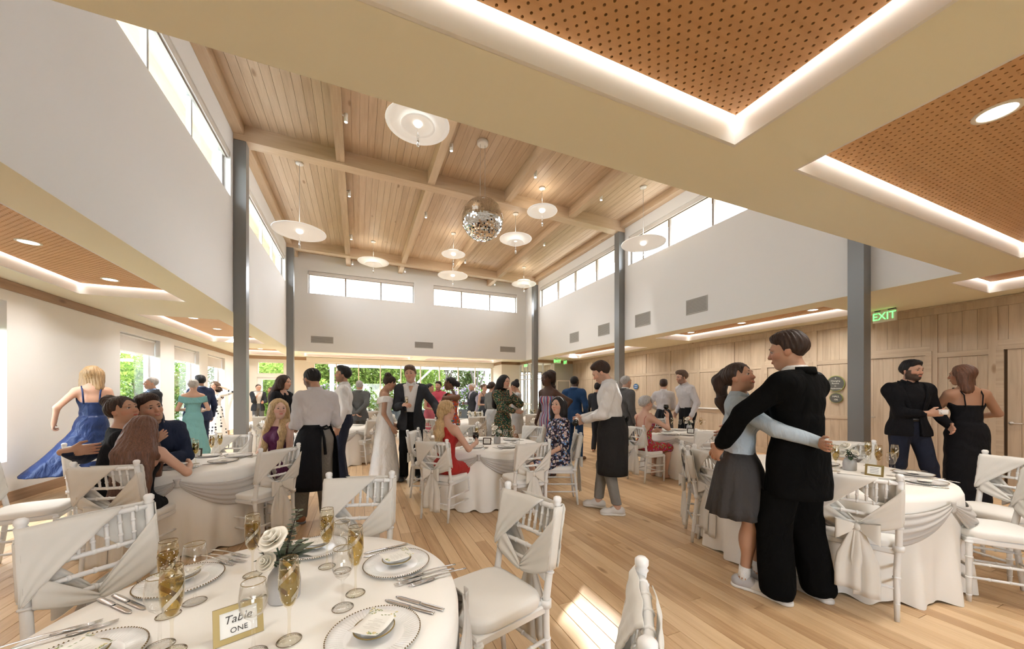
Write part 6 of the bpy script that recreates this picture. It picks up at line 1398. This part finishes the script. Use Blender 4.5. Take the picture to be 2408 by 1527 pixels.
p25 = P('person in strapless multicolour striped dress with long dark ponytail', (3.08, 5.62), -35, 1.83, 'f', 'dark', ('highpony', 'dbrown'), 1, head=(-18, -4, -6), lh=(-.26, -.03, 1.05), le=(-1, -.35, .1), rh=(.20, .05, .95), wear=[('dress', F_strp, dict(hem=.06, bod=.395, r1=(.19, .17), folds=5, fa=.015))])
p26 = P('blonde person in red dress seated at the middle table, back to camera', (.97, 4.29), 140, 1.68, 'f', 'light', ('wavytail', 'blonde'), 1, sit=.50, head=(-10, 4, 0), rh=('w', 1.33, 4.27, .84), re=(.6, -1, -.6), lh=('w', 1.15, 4.50, .80), curl=(.7, .5), wear=[('dress', K_red, dict(seated=.85, bod=.49, top=lambda x, y, z: (np.abs(x)-.125)*.8+(z-.40)*.55))])
p27 = P('dark haired person in floral dress with white headband, seated at the middle table', (2.50, 4.27), -62, 1.76, 'f', 'light', ('bob', 'black'), 0, sit=.50, head=(30, 6, 0), rh=('w', 2.20, 4.25, .70), lh=('w', 2.22, 4.08, .66), wear=[('dress', F_navyf, dict(seated=.9, bod=.53, neck=.03, sl=.62)), ('band', K_sock)])
p28 = P('bearded person in royal blue suit, seen from behind', (4.37, 6.79), 168, 1.83, 'm', 'dark', ('crop', 'black'), 1, head=(-22, 0, 0), beard=.8, rh=(.22, .10, .95), lh=(-.22, .08, .95), le=(-1, -.6, 0), feet=((.14, -.05, .085), (-.12, .06, .085)), foothead=(25, -15), wear=[('shirt', K_wshirt, dict(sl=0)), ('jacket', K_blue), ('trousers', K_blue, dict(at=.018)), ('shoes', S_brown)])
p29 = P('person in dark suit mostly hidden between the blue suit and the waiter', (5.48, 7.45), 155, 1.71, 'm', 'tan', ('short', 'black'), 2, wear=[('jacket', K_char), ('trousers', K_char)])
p30 = P('waiter in white shirt, long black apron and grey trousers, looking down at a bottle', (2.86, 3.60), -92, 1.87, 'm', 'light', ('short', 'dbrown'), 0, lean=4, head=(0, -30, 0), beard=.25, rh=(.03, .33, 1.07), lh=(-.05, .30, 1.05), le=(-.8, -1, -.3), rn=(-1, 0, 0), curl=(.9, .8), feet=((.10, .16, .085), (-.10, -.06, .085)), wear=[('shirt', K_wshirt, dict(t=.02, amp=.006, hem=.06)), ('trousers', K_mgrey, dict(zt=.14, at=.018, cuffz=.12)), ('apron', cm('apron_black', (.018, .017, .017)), dict(top=.15, hem=.44, open_=.5, face=90, r=(.205, .178), flare=-.008)), ('shoes', S_white, S_sole)])
p31 = P('grey haired person in grey suit behind the waiter with the bottle', (4.85, 5.70), 128, 1.80, 'm', 'light', ('crop', 'grey'), 1, wear=[('shirt', K_wshirt, dict(sl=0)), ('jacket', K_grey), ('trousers', K_grey), ('shoes', S_black)])
p32 = P('waiter in pale shirt seen from behind by the wooden wall', (6.62, 6.45), 172, 1.78, 'm', 'light', ('short', 'dbrown'), 2, rh=(.14, .26, 1.05), lh=(-.16, .24, 1.05), le=(-1, -.4, 0), wear=[('shirt', K_lilac, dict(t=.02)), ('trousers', K_char), ('apron', K_char, dict(hem=.45)), ('shoes', S_black)])
p33 = P('tall bearded person in pale shirt standing behind the right table', (6.45, 5.62), -52, 1.94, 'm', 'light', ('quiff', 'brown'), 1, head=(-12, -10, 0), beard=.6, lean=8, lh=(-.26, .12, .90), rh=(.22, .08, .95), wear=[('shirt', K_lilac, dict(t=.016)), ('trousers', K_black), ('shoes', S_black)])
p34 = P('seated person with short grey hair in red floral backless dress holding a dark drink', (4.44, 4.73), 140, 1.78, 'f', 'light', ('pixie', 'grey'), 1, sit=.49, head=(-22, 0, 0), rh=(.20, .30, 1.02), re=(1, -.2, -1), rdir=(-.1, .3, 1), lh=(-.10, .34, .78), curl=(.7, .4), wear=[('dress', F_redf, dict(seated=1., bod=.36, backlow=.16, straps=(K_red, .003)))])
p35 = P('smiling person with long brown ponytail in pale blue shirt, dark pleated skirt and sneakers', (2.70, 1.87), 86, 1.68, 'f', 'tan', ('ponytail', 'dbrown'), 0, head=(-24, 14, 0), rh=('w', 2.74, 1.37, 1.13), re=(.9, -.2, -.6), rdir=(1., .15, -.05), rn=(-.1, .3, 0), lh=('w', 3.02, 1.78, 1.13), le=(-.8, .4, -.2), smile=True, curl=(.3, .3), feet=((.085, .03, .085), (-.085, .12, .085)), wear=[('shirt', K_lblue, dict(t=.022, amp=.006, hem=.04, seed=9)), ('skirtloft', K_skirt, dict(top=.10, hem=.56, r0=(.128, .104), r1=(.25, .225), pleats=14, amp=.03)), ('shoes', S_grey, S_sole, 'shoe', K_sock)])
p36 = P('tall person in loose black suit and white shoes embracing the ponytailed woman', (2.83, 1.555), -118, 1.885, 'm', 'tan', ('short', 'dbrown'), 0, build=.98, head=(26, -10, 0), lh=('w', 2.48, 1.86, 1.08), le=(-1, .3, -.3), rh=('w', 2.80, 2.10, 1.10), re=(1, .5, -.2), feet=((.16, -.04, .085), (-.12, .05, .085)), wear=[('shirt', K_wshirt, dict(sl=0)), ('jacket', K_ink, dict(t=.026, hem=-.26, flare=.008, sl=1.92, wt=.030)), ('trousers', K_ink, dict(t=.016, baggy=.030, at=.032, cuffz=.03)), ('shoes', S_white, S_white)])
p37 = P('bearded person in black jacket and dark jeans holding a white cup', (6.55, 2.30), 32, 1.87, 'm', 'light', ('short', 'black'), 0, build=1.02, head=(20, -4, 0), beard=.9, rh=(.02, .30, 1.13), re=(.35, -1, -.5), rdir=(-.9, .4, .1), rn=(0, -1, .2), lh=(-.26, .16, 1.0), curl=(.7, .4), feet=((.16, -.02, .085), (-.20, .10, .085)), wear=[('shirt', K_black, dict(sl=0)), ('jacket', K_black, dict(open_=.03, hem=-.10)), ('trousers', K_dkdenim, dict(at=.015)), ('belt', S_black), ('shoes', S_black)])
p38 = P('person with chin length brown hair in long black strappy dress, gesturing', (6.92, 1.92), -150, 1.80, 'f', 'tan', ('bob', 'auburn'), 0, build=1.1, head=(52, -4, 0), lh=(-.10, .36, 1.28), le=(-.6, -.6, -1), ldir=(.0, .7, .8), rh=(.14, .24, 1.10), re=(1, -.4, -.4), curl=(.5, .6), wear=[('dress', K_black, dict(hem=.12, bod=.37, backlow=.05, r1=(.20, .18), folds=4, fa=.015, straps=(K_black, .006))), ('shoes', S_black)])
# what the guests hold
def held(kind, p, i, label, cat, dz=0., fwd=.075, up=0.):
    w = p.W[i]+p.hdir[i]*fwd+p.hn[i]*.03; x, y, z = p.world(w); return put(kind, x, y, z+dz, 0, label, cat)
held('flute', p16, 0, 'glass of champagne held by the groom', 'glass', -.09)
def smoked(p, i, label, dz):
    w = p.W[i]+p.hdir[i]*.08+p.hn[i]*.03; x, y, z = p.world(w); r = empty('dark_goblet', (x, y, z+dz), 0, label, 'glass'); MB().lathe([(.0005, .002), (.03, .002), (.006, .008), (.004, .06), (.015, .068), (.036, .085), (.041, .11), (.036, .15), (.034, .15), (.039, .11), (.034, .087), (.0005, .072)], 24).build('bowl', M_red, r, True); MB().lathe([(.0005, .074), (.034, .09), (.038, .115), (.0005, .115)], 20).build('drink', nmat('dark_drink', (.02, .012, .01), .2) if 'dark_drink' not in bpy.data.materials else bpy.data.materials['dark_drink'], r, True)
smoked(p26, 0, 'dark goblet in the hand of the blonde woman in red', -.04); smoked(p34, 0, 'dark goblet raised by the grey haired woman', .0)
x, y, z = p37.world(p37.W[0]+p37.hdir[0]*.12+p37.hn[0]*.0); r = empty('coffee_cup', (x, y, z-.02), 0, 'white cup held by the bearded man in black', 'cup'); MB().lathe([(.0005, .0), (.034, .0), (.041, .01), (.044, .06), (.041, .06), (.038, .012), (.0005, .008)], 24).build('cup', M_china, r, True); b = MB(); b.tube([(-.042, 0, .05), (-.062, 0, .045), (-.062, 0, .022), (-.042, 0, .015)], .004, 6); b.build('handle', M_china, r, True)
x, y, z = p30.world((p30.W[0]+p30.W[1])/2+np.array([0, .09, 0])); r = empty('wine_bottle', (x, y, z-.02), math.radians(p30.face), 'dark wine bottle held by the waiter with the long apron', 'bottle'); M_bot = nmat('bottle_glass', (.008, .01, .008), .12); b = MB(); b.lathe([(.0005, 0), (.036, .002), (.037, .01), (.037, .18), (.030, .21), (.015, .235), (.014, .29), (.016, .292), (.016, .30), (.0005, .30)], 20); b.xf(lambda v: Matrix.Rotation(math.radians(75), 3, 'X')@(v-Vector((0, 0, .12)))); b.build('bottle', M_bot, r, True); b = MB(); b.lathe([(.0375, .06), (.0375, .14)], 20); b.xf(lambda v: Matrix.Rotation(math.radians(75), 3, 'X')@(v-Vector((0, 0, .12)))); b.build('paper_label', M_card, r, True)
x, y, z = p24.world(p24.W[0]+p24.hdir[0]*.1); r = empty('phone', (x, y, z+.02), 0, 'phone in the hands of the woman in pale grey', 'phone'); MB().bbox(-.036, .036, -.004, .004, -.07, .07, .003).build('case', M_blk, r); MB().box(-.033, .033, -.0048, -.0042, -.065, .065).build('screen', nmat('phone_screen', (.02, .02, .025), .1), r)
# ---------------------------------------------------------------- the garden outside
M_grass = nmat('grass', (.10, .16, .04), .9); _n = N(M_grass, 'ShaderNodeTexNoise', Scale=1.3, Detail=8.); _r = ramp(M_grass, [(.3, (.04, .07, .018)), (.7, (.09, .12, .04))]); L(M_grass, _n.outputs['Fac'], _r.inputs['Fac']); L(M_grass, _r.outputs['Color'], bsdf(M_grass).inputs['Base Color'])
g = MB().box(-45, WL-.3, -30, 60, -.3, -.06).box(WL-.3, 45, WF+.25, 60, -.3, -.06).box(WR+.2, 45, -30, WF+.25, -.3, -.06).box(WL-.3, WR+.2, -30, WB-.2, -.3, -.06).build('ground', M_grass); tag(g, kind='structure')
M_pave = nmat('patio_stone', (.42, .40, .36), .8); tag(MB().box(-5, 10, WF+.25, 22, -.08, -.04).build('ground_patio', M_pave), kind='structure')
def leafmat(name, c1, c2, tr=.5):
    m = bpy.data.materials.new(name); m.use_nodes = True; nt = m.node_tree; nt.nodes.clear(); o = nt.nodes.new('ShaderNodeOutputMaterial'); mx = nt.nodes.new('ShaderNodeMixShader'); d = nt.nodes.new('ShaderNodeBsdfDiffuse'); t = nt.nodes.new('ShaderNodeBsdfTranslucent'); ge = nt.nodes.new('ShaderNodeNewGeometry'); r = nt.nodes.new('ShaderNodeValToRGB'); r.color_ramp.elements[0].color = (*c1, 1); r.color_ramp.elements[1].color = (*c2, 1)
    nt.links.new(ge.outputs['Random Per Island'], r.inputs[0]); nt.links.new(r.outputs[0], d.inputs[0]); nt.links.new(r.outputs[0], t.inputs[0]); mx.inputs[0].default_value = tr; nt.links.new(d.outputs[0], mx.inputs[1]); nt.links.new(t.outputs[0], mx.inputs[2]); nt.links.new(mx.outputs[0], o.inputs[0]); return m
LF = [leafmat('leaf_bright', (.10, .17, .028), (.25, .30, .075)), leafmat('leaf_mid', (.05, .10, .022), (.14, .20, .05)), leafmat('leaf_olive', (.06, .08, .03), (.17, .19, .08))]; BL = [leafmat('blossom_white', (.40, .41, .37), (.52, .53, .49), .3), leafmat('blossom_lilac', (.22, .13, .30), (.38, .29, .44), .3)]
M_trunk = nmat('tree_bark', (.06, .045, .035), .9); M_planter = nmat('planter_dark', (.02, .022, .022), .6)
def leaves(name, blobs, n, size, mat, parent, seed):
    rs = np.random.RandomState(seed); w = np.array([b[3]*b[4]*b[5] for b in blobs])**.67; cnt = (n*w/w.sum()).astype(int); C_ = []
    for (x, y, z, a, b_, c), k in zip(blobs, cnt):
        d = rs.normal(size=(k, 3)); d /= np.linalg.norm(d, axis=1)[:, None]; d *= rs.uniform(.45, 1., (k, 1))**.5; C_.append(d*np.array([a, b_, c])+np.array([x, y, z]))
    P_ = np.concatenate(C_); k = len(P_); u = rs.normal(size=(k, 3)); u /= np.linalg.norm(u, axis=1)[:, None]; v = np.cross(u, rs.normal(size=(k, 3))); v /= np.linalg.norm(v, axis=1)[:, None]; s = size*rs.uniform(.6, 1.3, (k, 1)); q = np.stack([P_-u*s, P_-v*s*.45, P_+u*s, P_+v*s*.45], 1).reshape(-1, 3)
    return tag(mesh_np(name, q, np.arange(4*k).reshape(-1, 4), mat, parent, False), kind='stuff')
def plant(name, x, y, blobs, n, size, mat, label, cat, seed, trunk=None, blossom=None, group=None, planter=None):
    r = empty(name, (x, y, -.05), 0, label, cat, group); leaves('foliage', blobs, n, size, LF[mat], r, seed)
    if blossom: leaves('blossom', [(b[0], b[1]-.05, b[2]+.05, b[3]*1.04, b[4]*1.04, b[5]*1.04) for b in blobs], blossom[1], size*.9, BL[blossom[0]], r, seed+50)
    if trunk:
        rg = random.Random(seed)
        for k in range(trunk[0]):
            b = MB(); a = rg.uniform(0, 6.28); h = trunk[1]; l = trunk[2]; P_ = [(.1*math.cos(a)*k, .1*math.sin(a)*k, 0)]
            for t in (.3, .6, 1.): P_.append((math.cos(a)*l*t*t+rg.uniform(-.1, .1), math.sin(a)*l*t*t+rg.uniform(-.1, .1), h*t))
            b.tube(P_, [.10, .08, .06, .03], 8); b.build('branch' if k else 'trunk', M_trunk, r, True)
    if planter: MB().bbox(-planter[0], planter[0], -.3, .3, 0, planter[1], .02).build('planter_box', M_planter, r)
for k, (x, y, h, m) in enumerate([(-7.2, 12.2, 2.6, 0), (-8.2, 15.2, 3.2, 0), (-7.4, 18.0, 2.8, 1), (-8.8, 21.5, 3.6, 0), (-10.5, 26, 4.2, 1), (-7.2, 9.2, 2.8, 0)]):
    plant('garden_shrub', x, y, [(0, 0, h*.45, 1.3, 1.3, h*.5), (.5, .6, h*.7, .9, .9, h*.35), (-.5, -.7, h*.6, .9, .9, h*.4)], 5200, .075, m, 'bright leafy garden shrub outside the left windows, '+['first', 'second', 'third', 'fourth', 'fifth', 'nearest'][k]+' in the row', 'shrub', 20+k, (3, h*.7, .5), group='shrubs along the left windows')
for k, (x, y, h, m, n) in enumerate([(-4.6, 24, 5.5, 0, 9500), (-1.8, 25.5, 6.5, 0, 11000), (1.2, 26.5, 6.2, 0, 11000), (4.2, 28, 6.4, 0, 7500), (-7.5, 29, 7., 1, 7000), (-3.3, 20.6, 3.4, 0, 6000)]):
    plant('garden_tree', x, y, [(0, 0, h*.62, 1.7, 1.6, h*.33), (1.0, .3, h*.45, 1.1, 1.1, h*.25), (-1.1, -.2, h*.5, 1.2, 1.1, h*.28), (.2, -.5, h*.22, 1.3, 1., h*.2)], n, .11, m, 'leafy green tree beyond the far garden windows, '+['left of the door', 'behind the waiters', 'behind the bride', 'behind the patterned dress', 'farthest left', 'beside the garden door'][k], 'tree', 40+k, (4, h*.75, .9), group='trees beyond the far windows')
for k, (x, y, h, m, n) in enumerate([(6.6, 30, 7., 2, 1500), (9.2, 29, 7.5, 2, 1500), (11.8, 31, 7., 2, 1600)]):
    plant('sparse_tree', x, y, [(0, 0, h*.8, 2., 1.8, h*.2), (1.3, 0, h*.6, 1., 1., h*.12)], n, .10, m, 'thin leaved tree with dark branches behind the right end of the far windows, '+['left', 'middle', 'right'][k]+' one', 'tree', 60+k, (6, h*.85, 2.0), group='sparse trees beyond the far windows')
for k, (x, y, s, bl) in enumerate([(-.2, 20.0, 1., 0), (1.3, 19.8, 1.05, 0), (2.7, 20.1, 1., 0), (4.3, 19.6, .95, 1), (5.6, 19.8, 1., 1), (6.9, 19.7, .95, 1), (-1.6, 20.2, 1., 1)]):
    plant('flowering_shrub', x, y, [(0, 0, 1.15*s, .75, .6, .55*s), (.3, .1, 1.6*s, .5, .45, .4*s)], 1800, .07, 0 if k % 2 else 1, '%s flowering shrub in a dark planter on the patio, %s' % (['white', 'lilac'][bl], ['left of the bride', 'behind the bride', 'right of the groom', 'behind the red shirt', 'behind the waistcoat', 'far right', 'behind the waiters'][k]), 'shrub', 80+k, None, (bl, 700), 'flowering shrubs on the patio', (.75, .62))
for k in range(5): plant('hedge_plant', -6+k*4.4, 33, [(0, 0, 2.6, 2.6, 1.2, 2.7)], 6500, .14, (0, 1, 0, 2, 1)[k], 'rounded hedge plant at the garden end, '+['first', 'second', 'third', 'fourth', 'fifth'][k]+' from the left', 'hedge', 100+k, group='hedge at the garden end')
r = empty('pergola', (0, 0, -.05), 0, 'white patio pergola outside the far windows', 'pergola')
for x in (-1.15, 2.6, 6.6, 9.5): MB().bbox(x-.09, x+.09, 19.0, 19.18, 0, 2.9, .01).build('post', M_white, r)
for x in np.arange(3.4, 9.7, .62): MB().box(x-.03, x+.03, WF+.3, 20.2, 2.92, 3.08).build('rafter', M_white, r)
MB().box(-1.3, 9.7, 19.02, 19.16, 2.76, 2.92).build('beam', M_white, r)
b = MB(); b.box(-.04, .04, -.05, .05, 0, 1.5); b.xf(lambda v: Matrix.Rotation(math.radians(45), 3, 'Y')@v+Vector((2.65, 19.09, 1.9))); b.build('brace', M_white, r)
